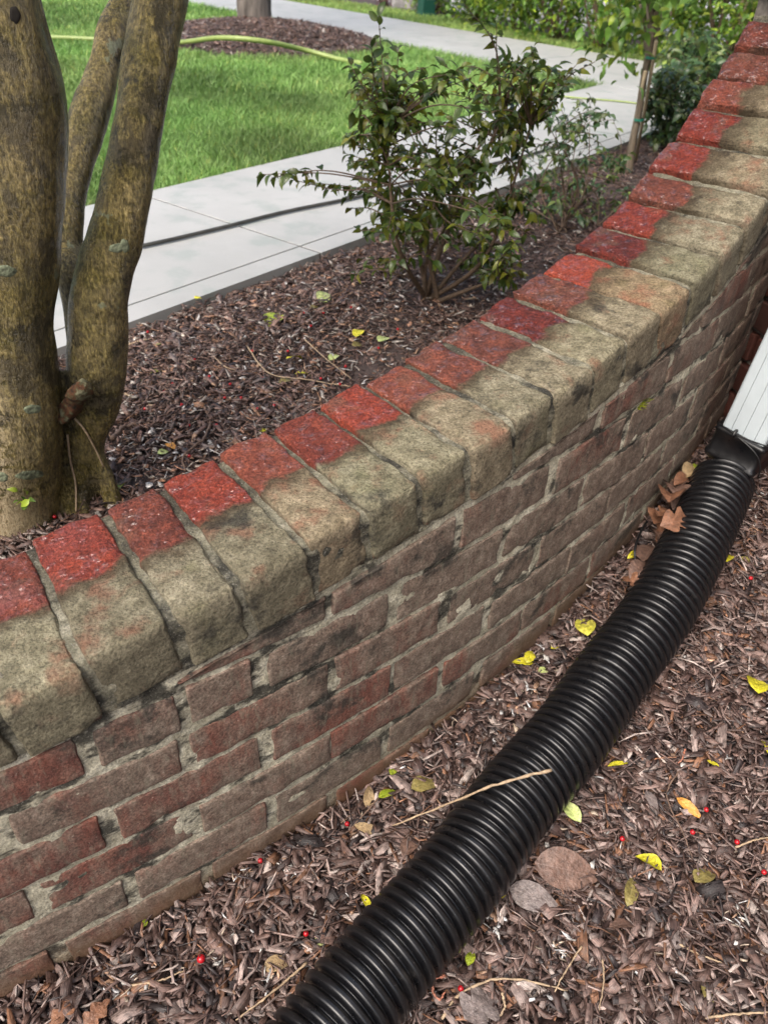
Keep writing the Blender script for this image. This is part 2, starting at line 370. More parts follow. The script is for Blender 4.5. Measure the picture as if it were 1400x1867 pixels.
def tube(P, R, nseg=10, cap=True, flat=None):
    P = np.asarray(P, float); R = np.broadcast_to(np.asarray(R, float), (len(P),))
    T = np.gradient(P, axis=0); T /= np.linalg.norm(T, axis=1, keepdims=True) + 1e-12
    ref = np.array([0, 0, 1.0]) if abs(T[0][2]) < .8 else np.array([1.0, 0, 0])
    n = np.cross(T[0], ref); n /= np.linalg.norm(n); V = []
    an = np.linspace(0, 2 * np.pi, nseg, endpoint=False)
    for i in range(len(P)):
        n = n - T[i] * (n @ T[i]); n /= np.linalg.norm(n) + 1e-12; b = np.cross(T[i], n)
        V.append(P[i] + R[i] * (np.cos(an)[:, None] * n + np.sin(an)[:, None] * b))
    V = np.concatenate(V); k = np.arange(nseg); k2 = (k + 1) % nseg; F = []
    for i in range(len(P) - 1):
        F.append(np.stack([i * nseg + k, i * nseg + k2, (i + 1) * nseg + k2, (i + 1) * nseg + k], -1))
    F = np.concatenate(F)
    if cap:
        V = np.concatenate([V, [P[0]], [P[-1]]]); a, b = len(V) - 2, len(V) - 1; m = (len(P) - 1) * nseg
        F = np.concatenate([F, np.stack([k2, k, np.full(nseg, a), np.full(nseg, a)], -1)[:, [0, 1, 2, 3]], np.stack([m + k, m + k2, np.full(nseg, b), np.full(nseg, b)], -1)])
        F = [tuple(dict.fromkeys(f)) for f in F.tolist()]
        return V, F
    return V, F
def spline(P, n):
    """Catmull-Rom through the rows of P"""
    P = np.asarray(P, float); Q = np.vstack([2 * P[0] - P[1], P, 2 * P[-1] - P[-2]]); m = len(P) - 1
    t = np.linspace(0, m, n); i = np.minimum(t.astype(int), m - 1); f = (t - i)[:, None]
    a, b, c, d = Q[i], Q[i + 1], Q[i + 2], Q[i + 3]
    return .5 * ((2 * b) + (-a + c) * f + (2 * a - 5 * b + 4 * c - d) * f ** 2 + (-a + 3 * b - 3 * c + d) * f ** 3)
def join(parts):
    V = []; F = []; o = 0
    for v, f in parts:
        V.append(np.asarray(v)); F += [tuple(int(i) + o for i in q) for q in (f.tolist() if isinstance(f, np.ndarray) else f)]; o += len(v)
    return np.concatenate(V), F
def box(c, h, R=None):
    q = np.array([[x, y, z] for z in (-1, 1) for y in (-1, 1) for x in (-1, 1)], float) * np.asarray(h)
    if R is not None: q = q @ np.asarray(R).T
    return q + np.asarray(c), [(0, 2, 3, 1), (4, 5, 7, 6), (0, 1, 5, 4), (2, 6, 7, 3), (0, 4, 6, 2), (1, 3, 7, 5)]

# ================================================================== SETTING
# --- ground sheet: polar mesh round the wall's centre; its step is buried inside the wall
ang = np.radians(np.concatenate([np.arange(-180, -100, 6), np.arange(-100, -20, .7), np.arange(-20, 180, 6)]))
rr = np.concatenate([[0, .8, 1.6, 2.4, 3.0, RAD - .12], [RAD - .10], np.arange(RAD - .05, RAD + 1.6, .05), [6, 8, 12, 20, 50, 150, 400]])
A, R_ = np.meshgrid(ang, rr); X = CTR[0] + R_ * np.cos(A); Y = CTR[1] + R_ * np.sin(A)
Z = np.where(R_ > RAD - .11, g_front(A * RAD), BED); fade = smooth((R_ - RAD - 2.0) / 6.0); Z = Z * (1 - fade) + BED * fade
Z = Z + np.where((R_ > RAD) & (R_ < RAD + 1.6), .004 * fbm(np.stack([X, Y, 0 * X], -1), 14, 2), 0)
na = len(ang); V = np.stack([X, Y, Z], -1).reshape(-1, 3)
i, j = np.meshgrid(np.arange(len(rr) - 1), np.arange(na), indexing='ij'); j2 = (j + 1) % na
F = np.stack([i * na + j, (i + 1) * na + j, (i + 1) * na + j2, i * na + j2], -1).reshape(-1, 4)
tag(obj('ground', mesh('ground', V, F), MAT['soil']), kind='structure')

# --- walkway beside the bed: slabs with joints.  d along, n across (towards the lawn)
WD = np.array([.592, .806]); WD /= np.linalg.norm(WD); WN = np.array([-WD[1], WD[0]])
W0 = np.array([-.677, 1.823]); WW = .90
def slab(name, poly, z0, z1, mat, parent, bev=.001):
    """flat polygon slab with a small chamfer"""
    poly = np.asarray(poly, float); c = poly.mean(0); n = len(poly)
    d = poly - c; inn = c + d * (1 - bev / np.linalg.norm(d, axis=1, keepdims=True) * 1.4)
    V = np.concatenate([np.c_[poly, np.full(n, z0)], np.c_[poly, np.full(n, z1 - bev)], np.c_[inn, np.full(n, z1)]])
    F = [tuple(range(2 * n, 3 * n))] + [(k, (k + 1) % n, n + (k + 1) % n, n + k) for k in range(n)] + [(n + k, n + (k + 1) % n, 2 * n + (k + 1) % n, 2 * n + k) for k in range(n)]
    return cobj(name, V, F, mat, parent, sm=False)
MAT['joint'] = simple('joint_dark', (.10, .10, .095), .9, 60, .4)  # dark colour standing in for shade inside the gap
walk = empty('walkway', (W0[0], W0[1], BED)); tag(walk, kind='structure')
tj = float((np.array([-.242, 2.414]) - W0) @ WD)           # a joint seen in the photograph
SL = 1.22
FD = np.array([.658, -.753]); FD /= np.linalg.norm(FD); FN = np.array([FD[1], -FD[0]]) * -1   # far sidewalk, n away from camera
if FN[1] < 0: FN = -FN
F0 = np.array([.68, 6.95]); FW = 1.35
for k in range(-4, 5):
    a, b = tj + k * SL + .005, tj + (k + 1) * SL - .005
    pts = []
    for (tt, uu) in ((a, 0), (b, 0), (b, WW), (a, WW)):
        q = W0 + WD * tt + WN * uu
        over = (q - F0) @ FN
        if over > -.01: q = q - WD * ((over + .01) / (WD @ FN))
        pts.append(q)
    if np.linalg.norm(np.array(pts[0]) - pts[1]) < .05: continue
    p0, p1, p2, p3 = [np.array(q_) for q_ in pts]; e0, e1 = p0 + WN * .085, p1 + WN * .085
    slab('slab_edge', [p0, p1, e1, e0], BED - .05, BED + .029, MAT['concrete'], walk)
    slab('slab', [e0 + WN * .005, e1 + WN * .005, p2, p3], BED - .05, BED + .03, MAT['concrete'], walk)
    if k < 3:
        m_ = W0 + WD * (b + .005); V = box(np.array([*(m_ + WN * WW * .5), BED + .003]), (.0048, WW * .5 - .002, .024), np.array([[WD[0], WN[0], 0], [WD[1], WN[1], 0], [0, 0, 1]])); cobj('joint_filler', V[0], V[1], MAT['joint'], walk, sm=False)  # added dark strip, covers the gap's sunlit wall
fwalk = empty('sidewalk', (F0[0], F0[1], BED)); tag(fwalk, kind='structure')
for k in range(-8, 5):
    a, b = k * 1.5 + .005, (k + 1) * 1.5 - .005
    slab('slab', [F0 + FD * a, F0 + FD * b, F0 + FD * b + FN * FW, F0 + FD * a + FN * FW], BED - .05, BED + .03, MAT['concrete'], fwalk)
# --- road beyond
road = F0 + FN * (FW + 1.6)
q = [road - FD * 60, road + FD * 60, road + FD * 60 + FN * 7, road - FD * 60 + FN * 7]
tag(cobj('road', np.array([[*p_, BED + .004] for p_ in q]), [(0, 1, 2, 3)], simple('road_asphalt', (.34, .33, .33), .8, 30, .15), sm=False), kind='structure')
# --- lawn sheets
LA = W0 + WN * (WW + .003)
ap = (F0 - LA); tt = (ap @ FN) / (WD @ FN); apex = LA + WD * tt
q = [apex, LA - WD * 8, LA - WD * 8 - FD * 25, apex - FD * 25 - FN * 0.0]
tag(cobj('lawn', np.array([[*p_, BED + .008] for p_ in q]), [(0, 1, 2, 3)], MAT['lawn'], sm=False), kind='structure')
v0 = F0 + FN * (FW + .003); q = [v0 - FD * 30, v0 + FD * 8, v0 + FD * 8 + FN * .75, v0 - FD * 30 + FN * .75]
tag(cobj('verge', np.array([[*p_, BED + .008] for p_ in q]), [(0, 1, 2, 3)], MAT['lawn'], sm=False), kind='structure')

# --- grass blades
RING = np.array([-1.30, 7.75]); RINGR = (1.05, 1.15)
def blades(pts, hgt, wid, seed):
    r = np.random.default_rng(seed); n = len(pts); a = r.uniform(0, 2 * np.pi, n); h = hgt * r.uniform(.5, 1.2, n); lean = r.normal(0, .6, (n, 2)) * h[:, None]
    wv = np.stack([np.cos(a), np.sin(a), 0 * a], -1) * (wid * r.uniform(.7, 1.3, n))[:, None]
    b = np.c_[pts, np.full(n, BED + .006)]; mid = b + np.c_[lean * .35, h * .6]; tip = b + np.c_[lean, h * .98]
    V = np.stack([b - wv, b + wv, mid + wv * .8, mid - wv * .8, tip], 1).reshape(-1, 3); o = np.arange(n)[:, None] * 5
    F = np.concatenate([o + [0, 1, 2], o + [0, 2, 3], o + [3, 2, 4]])
    big = fbm(np.c_[pts, 0 * h], 1.6, 3, 5); c = (.95 + .35 * big)[:, None] * r.uniform(.65, 1.35, (n, 1)) * np.array([1, 1, 1.0])
    dry = r.random(n) < .05; c[dry] *= [1.6, 1.15, 1.0]
    pale = np.clip(.5 + .9 * fbm(np.c_[pts, 0 * h], .9, 2, 21), 0, 1)[:, None]; c = c * (1 + pale * np.array([.25, .06, .2]))
    return V, F, np.repeat(c, 5, 0)
def lawn_pts(n, lo, hi, seed):
    r = np.random.default_rng(seed); out = []
    while len(out) < n:
        X_ = r.uniform(-6, 2, 4 * n); Y_ = r.uniform(1.5, 13, 4 * n); P_ = np.c_[X_, Y_]
        dW = (P_ - LA) @ WN; dF = (P_ - F0) @ FN; dd = np.hypot(X_, Y_); an_ = np.degrees(np.arctan2(X_, Y_))
        ring = ((P_ - RING) / np.array(RINGR)); ok = (dW > .0) & (dF < -.005) & (dd > lo) & (dd < hi) & (an_ > -33) & (an_ < 20) & ((ring ** 2).sum(1) > 1 + .1 * vn(np.c_[P_, X_ * 0], 5))
        out += P_[ok].tolist()
    return np.array(out[:n])
parts = [blades(lawn_pts(62000, 2.4, 5.2, 1), .042, .0019, 2), blades(lawn_pts(45000, 5.2, 8, 3), .055, .0035, 4), blades(lawn_pts(30000, 8, 13, 5), .055, .006, 6)]
o = 0; Vs = []; Fs = []; Cs = []
for v, f, c in parts: Vs.append(v); Fs.append(f + o); Cs.append(c); o += len(v)
g = obj('grass', mesh('grass', np.concatenate(Vs), np.concatenate(Fs), False, np.concatenate(Cs)), MAT['grass'])
tag(g, 'short green lawn grass between walkway and sidewalk', 'grass', kind='stuff')
r = np.random.default_rng(9); n = 26000
P_ = v0 + FD * r.uniform(-9, 4, (n, 1)) + FN * r.uniform(0.0, .75, (n, 1)); v, f, c = blades(P_, .05, .005, 10)
tag(obj('verge_grass', mesh('verge_grass', v, f, False, c * [1.25, 1.1, 1.1]), MAT['grass']), 'strip of pale grass between sidewalk and hedge', 'grass', kind='stuff')
# mulch mound round the lawn tree
n1_, n2_ = 40, 12; th = np.linspace(0, 2 * np.pi, n1_, endpoint=False); V = []
for i_ in range(n2_ + 1):
    f_ = i_ / n2_; V += [[RING[0] + RINGR[0] * f_ * np.cos(a), RING[1] + RINGR[1] * f_ * np.sin(a), BED + .01 + .13 * (1 - f_ ** 2)] for a in th]
F = [(i_ * n1_ + k, (i_ + 1) * n1_ + k, (i_ + 1) * n1_ + (k + 1) % n1_, i_ * n1_ + (k + 1) % n1_) for i_ in range(n2_) for k in range(n1_)]
V = np.array(V); V[:, 2] += .012 * fbm(V, 6, 3)
tag(cobj('mulch_mound', V, F, MAT['soil']), kind='structure')

# --- mulch chips
def chips(P, z, nrm_slope, seed, L=(.009, .038), Wd=(.003, .0085), pal=None, tilt=.30, mixed=True):
    """flat ragged shards: fine fibres, flakes and a few broad pieces of bark"""
    r = np.random.default_rng(seed); n = len(P); kind = r.choice(3, n, p=[.50, .36, .14]) if mixed else np.ones(n, int)
    L_ = r.uniform(*L, n) * np.choose(kind, [r.uniform(.7, 1.5, n), r.uniform(.6, 1.0, n), r.uniform(.8, 1.25, n)])
    W_ = r.uniform(*Wd, n) * np.choose(kind, [.36, 1.0, 1.75]); W_ = np.minimum(W_, L_ * .8); T_ = r.uniform(.0007, .0022, n)
    a = r.uniform(0, 2 * np.pi, n); ti = r.normal(0, tilt, n); ro = r.normal(0, .42, n)
    ex = np.stack([np.cos(a) * np.cos(ti), np.sin(a) * np.cos(ti), np.sin(ti)], -1)
    sx = np.stack([-np.sin(a), np.cos(a), 0 * a], -1); up = np.cross(ex, sx)
    ey = sx * np.cos(ro)[:, None] + up * np.sin(ro)[:, None]; ez = np.cross(ex, ey)
    V = []; TC = []; off = r.uniform(0, 9, n)
    bend = r.normal(0, .07, n) * L_; sway = r.normal(0, .06, n) * L_
    for k, tt_ in enumerate((-1, r.uniform(-.35, .35, n), 1)):
        wk = W_ * (r.uniform(.35, 1.0, n) if k != 1 else r.uniform(.8, 1.1, n)); jit = r.normal(0, .16, n) * np.minimum(L_, W_ * 2.2) * (k != 1)
        cx = ex * (tt_ * L_ * .5)[:, None] + ez * (bend * (k == 1))[:, None] + ey * (sway * (k == 1))[:, None]
        for sy, sz in ((-1, -1), (1, -1), (1, 1), (-1, 1)):
            V.append(cx + ex * (jit * sy)[:, None] + ey * (wk * .5 * sy)[:, None] + ez * (T_ * .5 * sz)[:, None])
            TC.append(np.stack([tt_ * L_ * .5 + off, wk * .5 * sy + 0 * off, off * 3], -1))
    V = np.stack(V, 1) + np.c_[P, z][:, None, :]; TC = np.stack(TC, 1).reshape(-1, 3)
    q = [(0, 1, 2, 3)[::-1], (8, 9, 10, 11)]
    for k in (0, 4):
        for m in range(4): q.append((k + m, k + (m + 1) % 4, k + 4 + (m + 1) % 4, k + 4 + m))
    q = np.array(q); F = (np.arange(n)[:, None, None] * 12 + q[None]).reshape(-1, 4)
    pal = np.asarray(pal); c = pal[r.choice(len(pal), n)] * r.uniform(.6, 1.4, (n, 1))
    return V.reshape(-1, 3), F, np.repeat(c, 12, 0), TC
PALF = [(.115, .072, .060)] * 8 + [(.175, .118, .102)] * 6 + [(.062, .038, .033)] * 7 + [(.25, .19, .17)] * 4 + [(.19, .095, .055)] * 2 + [(.36, .30, .27)] * 1 + [(.030, .022, .022)] * 3
r = np.random.default_rng(11)
n = 48000; X_ = r.uniform(-.75, 1.55, n * 3); Y_ = r.uniform(-.02, 1.75, n * 3)
rh = rho_of(X_, Y_); ss = s_of(X_, Y_); ok = (rh > .004) & (rh < 1.15) & (ss > -4.15) & (ss < -1.80)
D_ = np.c_[X_, Y_, g_front(ss)] - CAMP; dz_ = D_ @ FWD; px_ = 700 + FPX * (D_ @ RIGHT) / dz_; py_ = 933.5 - FPX * (D_ @ UP) / dz_
ok &= (px_ > -150) & (px_ < 1560) & (py_ > 600) & (py_ < 2030)
P_ = np.c_[X_, Y_][ok][:n]; zz = gz(P_[:, 0], P_[:, 1]) + r.uniform(.001, .017, len(P_)) + .006 * fbm(np.c_[P_, 0 * P_[:, 0]], 13, 2, 4)
v, f, c, tc_ = chips(P_, zz, None, 12, L=(.011, .047), Wd=(.0034, .0115), pal=PALF)
tag(obj('mulch', mesh('mulch', v, f, False, c, tc_), MAT['chips']), 'brown shredded bark mulch under the black corrugated pipe', 'mulch', kind='stuff')
n = 50000; X_ = r.uniform(-1.6, 2.2, n * 6); Y_ = r.uniform(.6, 5.8, n * 6); P_ = np.c_[X_, Y_]
dW = (P_ - W0) @ WN; rh = rho_of(X_, Y_); ss = s_of(X_, Y_); dd = np.hypot(X_, Y_)
ok = (dW < -.004) & ((rh < -.19) | (ss > -1.72)) & (np.abs(np.degrees(np.arctan2(X_, Y_)) + 2) < 36) & (r.random(len(X_)) < np.clip((2.0 / dd) ** 1.6, .12, 1))
P_ = P_[ok][:n]; zz = BED + r.uniform(.000, .016, len(P_)) + .012 * fbm(np.c_[P_, 0 * P_[:, 0]], 5, 2, 4)
PALB = [(.125, .074, .058)] * 7 + [(.065, .041, .035)] * 6 + [(.18, .115, .092)] * 5 + [(.18, .14, .125)] * 2 + [(.22, .12, .07)] * 1 + [(.36, .32, .28)] * 1
v, f, c, tc_ = chips(P_, zz, None, 13, L=(.012, .042), pal=PALB)
tag(obj('mulch', mesh('mulch', v, f, False, c, tc_), MAT['chips']), 'dark wet bark mulch in the bed between wall and walkway', 'mulch', kind='stuff')
n = 9000; a = r.uniform(0, 2 * np.pi, n); q = np.sqrt(r.random(n)) * 1.03; P_ = RING + np.c_[np.cos(a) * q * RINGR[0], np.sin(a) * q * RINGR[1]]
v, f, c, tc_ = chips(P_, BED + .02 + .13 * (1 - q ** 2), None, 14, L=(.03, .07), Wd=(.008, .016), pal=PALB)
tag(obj('mulch', mesh('mulch', v, f, False, c, tc_), MAT['chips']), 'mulch heaped in a ring round the lawn tree', 'mulch', kind='stuff')

# ================================================================== GARDEN WALL
S_L, S_R = -4.7, -1.86
_zs = np.array([-4.8, -4.2, -3.8, -3.6, -3.428, -3.2, -3.0, -2.8, -2.6, -2.5, -2.4, -2.3, -2.2, -2.1, -2.0, -1.9, -1.7])
_zz = np.array([.365, .378, .394, .408, .426, .462, .490, .523, .556, .578, .605, .645, .690, .735, .782, .835, .945])
_fs = np.linspace(-4.8, -1.7, 600); _fz = np.interp(_fs, _zs, _zz)
_k = np.hanning(41); _k /= _k.sum(); _fz2 = np.convolve(np.pad(_fz, 20, mode='reflect', reflect_type='odd'), _k, 'valid')
def ztop(s): return np.interp(s, _fs, _fz2)
def slope(s): return (ztop(s + .02) - ztop(s - .02)) / .04
CAPH, CAPD = .078, .198
def capbot(s): return ztop(s) - CAPH * np.sqrt(1 + slope(s) ** 2)
C_ = .0677
wall = empty('garden_wall', Spos(-3.1, 0, -.05), 'low curved red brick garden wall with sloping capped top', 'wall')
WO = np.array(wall.location)
def wall_part(name, V, F, mat, parent=wall):
    V = np.asarray(V); hg = V[:, 2] - g_front(s_of(V[:, 0], V[:, 1])); cols = np.repeat(np.clip(1 - hg / .12, 0, 1)[:, None], 3, 1); c = V.mean(0); base = np.array(parent_world(parent))
    return obj(name, mesh(name, V - c, F, True, cols), mat, parent, tuple(c - base))
# wall bricks in running bond
PITCHB = .1868
even0, odd0 = -3.5475, -3.4530
rb = np.random.default_rng(21); bi = 0
for k in range(-1, 13):
    zlo, zhi = (k - 1 + 1) * C_ + .0, (k + 1) * C_
    # course k lies between bed joint k (z=(k-1)C) and k+1
    zlo, zhi = (k - 1) * C_, k * C_
    s0 = even0 if k % 2 == 0 else odd0
    for m in range(-6, 10):
        a, b = s0 + m * PITCHB + rb.normal(0, .003), s0 + (m + 1) * PITCHB + rb.normal(0, .003)
        if k == 5 and m == 0:
            spans = [(a, -3.353), (-3.353, b)]
        else: spans = [(a, b)]
        for (a_, b_) in spans:
            jt = rb.uniform(.009, .0155)
            a1, b1 = max(a_ + jt / 2, S_L), min(b_ - jt / 2, S_R - .02)
            if b1 - a1 < .03: continue
            top = float(capbot(b1)) - .012
            if zlo + .006 > top - .012: continue
            if zhi < float(g_front((a1 + b1) / 2)) - .04: continue
            bed = rb.uniform(.007, .0115)
            hx, hy, hz = (b1 - a1) / 2, (zhi - zlo - bed) / 2, .026
            V, F = rbox(hx, hy, hz, rb.uniform(.002, .0036), .0075, bi + 3, .0010, .0028, steps=(.008, .007, .013)); bi += 1
            ra = rb.normal(0, .006); u, v_ = V[:, 0] * 1 - V[:, 1] * ra, V[:, 1] + V[:, 0] * ra
            s_ = (a1 + b1) / 2 + u; z_ = (zlo + zhi) / 2 + v_ + rb.normal(0, .0012)
            z_ = np.minimum(z_, capbot(s_) - .011)
            rho_ = V[:, 2] - hz + .0005 + rb.normal(0, .0009) + rb.normal(0, .005) * V[:, 0]
            wall_part('brick', Spos(s_, rho_, z_), F, MAT['brick'])
# wall body: mortar skin in front, solid behind
ns, nz_ = 640, 150
sg = np.linspace(S_L, S_R, ns); tg = np.linspace(0, 1, nz_)
Sg, Tg = np.meshgrid(sg, tg); Zg = -.16 + Tg * (capbot(Sg) + .006 + .16)
pp = np.stack([Sg, Zg, 0 * Sg], -1)
Rg = -.0030 + .0016 * fbm(pp, 55, 3, 40) + .0012 * fbm(pp, 14, 2, 41) + .0022 * np.clip(fbm(pp, 26, 2, 43) - .25, 0, 1)
Vf = Spos(Sg, Rg, Zg).reshape(-1, 3); Vb = Spos(Sg, -CAPD + .006, Zg).reshape(-1, 3)
i, j = np.meshgrid(np.arange(nz_ - 1), np.arange(ns - 1), indexing='ij'); q = np.stack([i * ns + j, i * ns + j + 1, (i + 1) * ns + j + 1, (i + 1) * ns + j], -1).reshape(-1, 4)
N = ns * nz_; ib = [0, nz_ - 1]
Vb2 = Spos(np.stack([sg, sg]), -CAPD + .006, np.stack([Zg[0], Zg[-1]])).reshape(-1, 3)
jj = np.arange(ns - 1)
F = np.concatenate([q, np.stack([N + jj, N + ns + jj, N + ns + jj + 1, N + jj + 1], -1),
                    np.stack([(nz_ - 1) * ns + jj, (nz_ - 1) * ns + jj + 1, N + ns + jj + 1, N + ns + jj], -1)])
wall_part('mortar_core', np.concatenate([Vf, Vb2]), F, MAT['mortar'])
# cap: bricks on edge across the wall, following the sweep
cj = [-4.70, -4.63, -4.56, -4.49, -4.42, -4.35, -4.275, -4.2, -4.125, -4.05, -3.975, -3.9, -3.825, -3.75, -3.672, -3.592, -3.508, -3.430, -3.346, -3.276, -3.199, -3.127, -3.054, -2.980, -2.904, -2.832, -2.754, -2.677, -2.598, -2.512, -2.430, -2.350, -2.275, -2.190, -2.105, -2.030, -1.950, -1.872]
rc = np.random.default_rng(33)
for k in range(len(cj) - 1):
    jt = rc.uniform(.0055, .0088); a, b = cj[k] + jt / 2, cj[k + 1] - jt / 2
    hx, hy, hz = (b - a) / 2, CAPH / 2, CAPD / 2
    V, F = rbox(hx, hy, hz, rc.uniform(.003, .005), .0055, 100 + k, .0014, .0045, steps=(.0065, .0075, .0065))
    sm_ = (a + b) / 2; th_ = math.atan(float(slope(sm_))) + rc.normal(0, .018)
    u = V[:, 0] * math.cos(th_) - V[:, 1] * math.sin(th_); v_ = V[:, 0] * math.sin(th_) + V[:, 1] * math.cos(th_)
    Rn = .012; a_ = Rn - (hz - V[:, 2]); b_ = Rn - (hy - V[:, 1]); l_ = np.hypot(a_, b_); k_ = np.where((a_ > 0) & (b_ > 0) & (l_ > Rn), Rn / np.maximum(l_, 1e-6), 1.0)
    vy = np.where(k_ < 1, hy - Rn + b_ * k_, V[:, 1]); vz = np.where(k_ < 1, hz - Rn + a_ * k_, V[:, 2]); V = np.stack([V[:, 0], vy, vz], -1)
    u = V[:, 0] * math.cos(th_) - V[:, 1] * math.sin(th_); v_ = V[:, 0] * math.sin(th_) + V[:, 1] * math.cos(th_)
    # the heads narrow towards the wall's centre
    rho_ = V[:, 2] - hz + .0025 + rc.normal(0, .0018)
    zc = float(ztop(sm_)) - CAPH / 2 * math.cos(th_)
    wall_part('cap_brick', Spos(sm_ + u, rho_, zc + v_ + rc.normal(0, .0022)), F, MAT['cap'])
# mortar between the cap bricks
ns = 720; sg = np.linspace(S_L, S_R, ns); ins = .0058; rd = .013
prof = []
for q in np.linspace(0, 1, 14): prof.append((.004 - ins, -CAPH + q * (CAPH - ins - rd)))
for q in np.linspace(0, np.pi / 2, 6)[1:]: prof.append((.004 - ins - rd + rd * math.cos(q), -ins - rd + rd * math.sin(q)))
for q in np.linspace(0, 1, 34)[1:]: prof.append((.004 - ins - rd - q * (CAPD - 2 * ins - rd), -ins))
prof.append((-CAPD + .004 + ins, -CAPH)); prof = np.array(prof); npf = len(prof)
Sg = np.repeat(sg[:, None], npf, 1); Rg = np.repeat(prof[None, :, 0], ns, 0); Tg = np.repeat(prof[None, :, 1], ns, 0)
pp = np.stack([Sg, Rg, Tg], -1); dn = .0018 * fbm(pp, 60, 3, 60) + .0016 * fbm(pp, 17, 2, 61)
outn = np.where(Tg > -ins - rd * .5, 0, 1.0)
th_ = np.arctan(slope(Sg)); Sx = Sg - Tg * np.sin(th_); Zx = ztop(Sg) + Tg * np.cos(th_) + dn * (1 - outn)
V = Spos(Sx, Rg + dn * outn, Zx).reshape(-1, 3)
i, j = np.meshgrid(np.arange(ns - 1), np.arange(npf - 1), indexing='ij'); F = np.stack([i * npf + j, (i + 1) * npf + j, (i + 1) * npf + j + 1, i * npf + j + 1], -1).reshape(-1, 4)
wall_part('cap_mortar', V, F, MAT['capmortar'])
# moss tuft in a joint
def tuft(px, py, zguess, n, name, label):
    d = ray(px, py); lo, hi = .2, 4
    for _ in range(60):
        m = (lo + hi) / 2; p_ = CAMP + d * m
        if rho_of(p_[0], p_[1]) > 0: lo = m
        else: hi = m
    c = CAMP + d * lo; r = np.random.default_rng(5); out = []; cols = []
    a = s_of(c[0], c[1]) / RAD; no = np.array([math.cos(a), math.sin(a), 0]); ta = np.array([-math.sin(a), math.cos(a), 0])
    for k in range(n):
        b = c + ta * r.normal(0, .008) + np.array([0, 0, 1]) * r.normal(0, .003) - no * .006
        tdir = no * r.uniform(.4, 1) + np.array([0, 0, 1]) * r.uniform(.1, 1) + ta * r.normal(0, .5); tdir *= .014 / np.linalg.norm(tdir); wv = np.cross(tdir, no + .3 * ta); wv *= .0012 / np.linalg.norm(wv)
        out.append((np.array([b - wv, b + wv, b + tdir]), [(0, 1, 2)]))
    V, F = join(out); o = cobj(name, V, F, MAT['moss'], None, cols=np.ones((len(V), 3))); tag(o, label, 'moss')
MAT['moss'] = m_leafy('moss_green', (.17, .20, .02), (.30, .33, .03), .6, .2, .3)
tuft(1172, 741, .37, 60, 'moss_tuft', 'small yellow-green moss tuft growing from a brick wall joint')

# ================================================================== HOUSE CORNER, DOWNSPOUT, DRAIN PIPE
HA = Spos(-1.985, .0, 0)[:2]; HB = Spos(-1.80, -.20, 0)[:2]
hd = (HA - HB) / np.linalg.norm(HA - HB)                      # along the house face, to the right
hn = np.array([hd[1], -hd[0]]);  hn = hn if hn @ (np.zeros(2) - HA) > 0 else -hn
house = empty('house', (HB[0], HB[1], BED), 'red brick house wall behind the white downspout', 'house')
MAT['hmortar'] = simple('house_mortar', (.16, .14, .12), .9, 90, .4, .6, .003)
t = NT('house_brick'); p = t.pos(); c = t.ramp(t.rnd(), (0, (.075, .02, .014)), (.5, (.12, .03, .018)), (1, (.05, .022, .018)))
MAT['hbrick'] = t.done(t.mix(t.noise(p, 40, 5), c, (.05, .025, .02)), .75, t.bump(t.noise(p, 200, 5), .5, .002), .3)
side = np.array([math.sin(math.radians(40)), math.cos(math.radians(40))])
c0 = HB; c1 = HB + hd * 3.2; c2 = c1 + side * 4; c3 = c0 + side * 4
V = np.array([[*q_, z_] for z_ in (-.2, 2.7) for q_ in (c0, c1, c2, c3)])
hw_ = cobj('wall', V, [(0, 1, 5, 4), (1, 2, 6, 5), (2, 3, 7, 6), (3, 0, 4, 7), (4, 5, 6, 7)], MAT['hmortar'], house, sm=False)
bR = np.array([[hd[0], hn[0], 0], [hd[1], hn[1], 0], [0, 0, 1]])
for k in range(0, 16):
    for m in range(0, 6):
        u = (m + (.5 if k % 2 else 0)) * .2 + .10
        V, F = rbox(.0945, .0285, .012, .003, .03, 300 + k * 7 + m, .001, .003, steps=(.03, .02, .02))
        W = np.array([[*HB, .10 + k * .0677]]) + V[:, [0]] * np.array([[hd[0], hd[1], 0]]) + V[:, [1]] * np.array([[0, 0, 1]]) + V[:, [2]] * np.array([[hn[0], hn[1], 0]])
        W = W + np.array([hd[0], hd[1], 0]) * u + np.array([hn[0], hn[1], 0]) * .004
        cobj('brick', W, F, MAT['hbrick'], hw_)

# drain pipe along the wall foot
ax_px = [(520, 1990), (585, 1900), (658, 1805), (775, 1667), (850, 1580), (895, 1515), (965, 1425), (1035, 1345), (1115, 1230), (1168, 1160), (1215, 1090), (1252, 1020), (1284, 955), (1303, 912), (1317, 880)]
PR = .0565
def on_mulch(px, py, lift):
    z = 0.0
    for _ in range(15):
        q_ = at_z(px, py, z); z = .5 * z + .5 * (float(g_front(s_of(q_[0], q_[1]))) + lift)
    q_[2] = z; return q_
axp = np.array([on_mulch(x, y, PR + .006) for x, y in ax_px])
axs = spline(axp, 400)
Ls = np.concatenate([[0], np.cumsum(np.linalg.norm(np.diff(axs, axis=0), axis=1))]); Ltot = Ls[-1]
PIT = .0152; nP = int(Ltot / PIT) * 10
lt = np.linspace(0, Ltot, nP); P_ = np.stack([np.interp(lt, Ls, axs[:, k]) for k in range(3)], -1)
ph = (lt / PIT) % 1; prof_ = np.clip((np.cos(2 * np.pi * ph) * 1.6 + .55), -1, 1); Rr = PR - .0052 + .0052 * prof_ * .9
pipe = empty('drain_pipe', (*axp[3][:2], float(axp[3][2] - PR)), 'black corrugated plastic drain pipe lying on mulch along the wall', 'pipe')
V, F = tube(P_, Rr, 40, cap=False); cobj('corrugated_tube', V, F, MAT['pipe'], pipe)
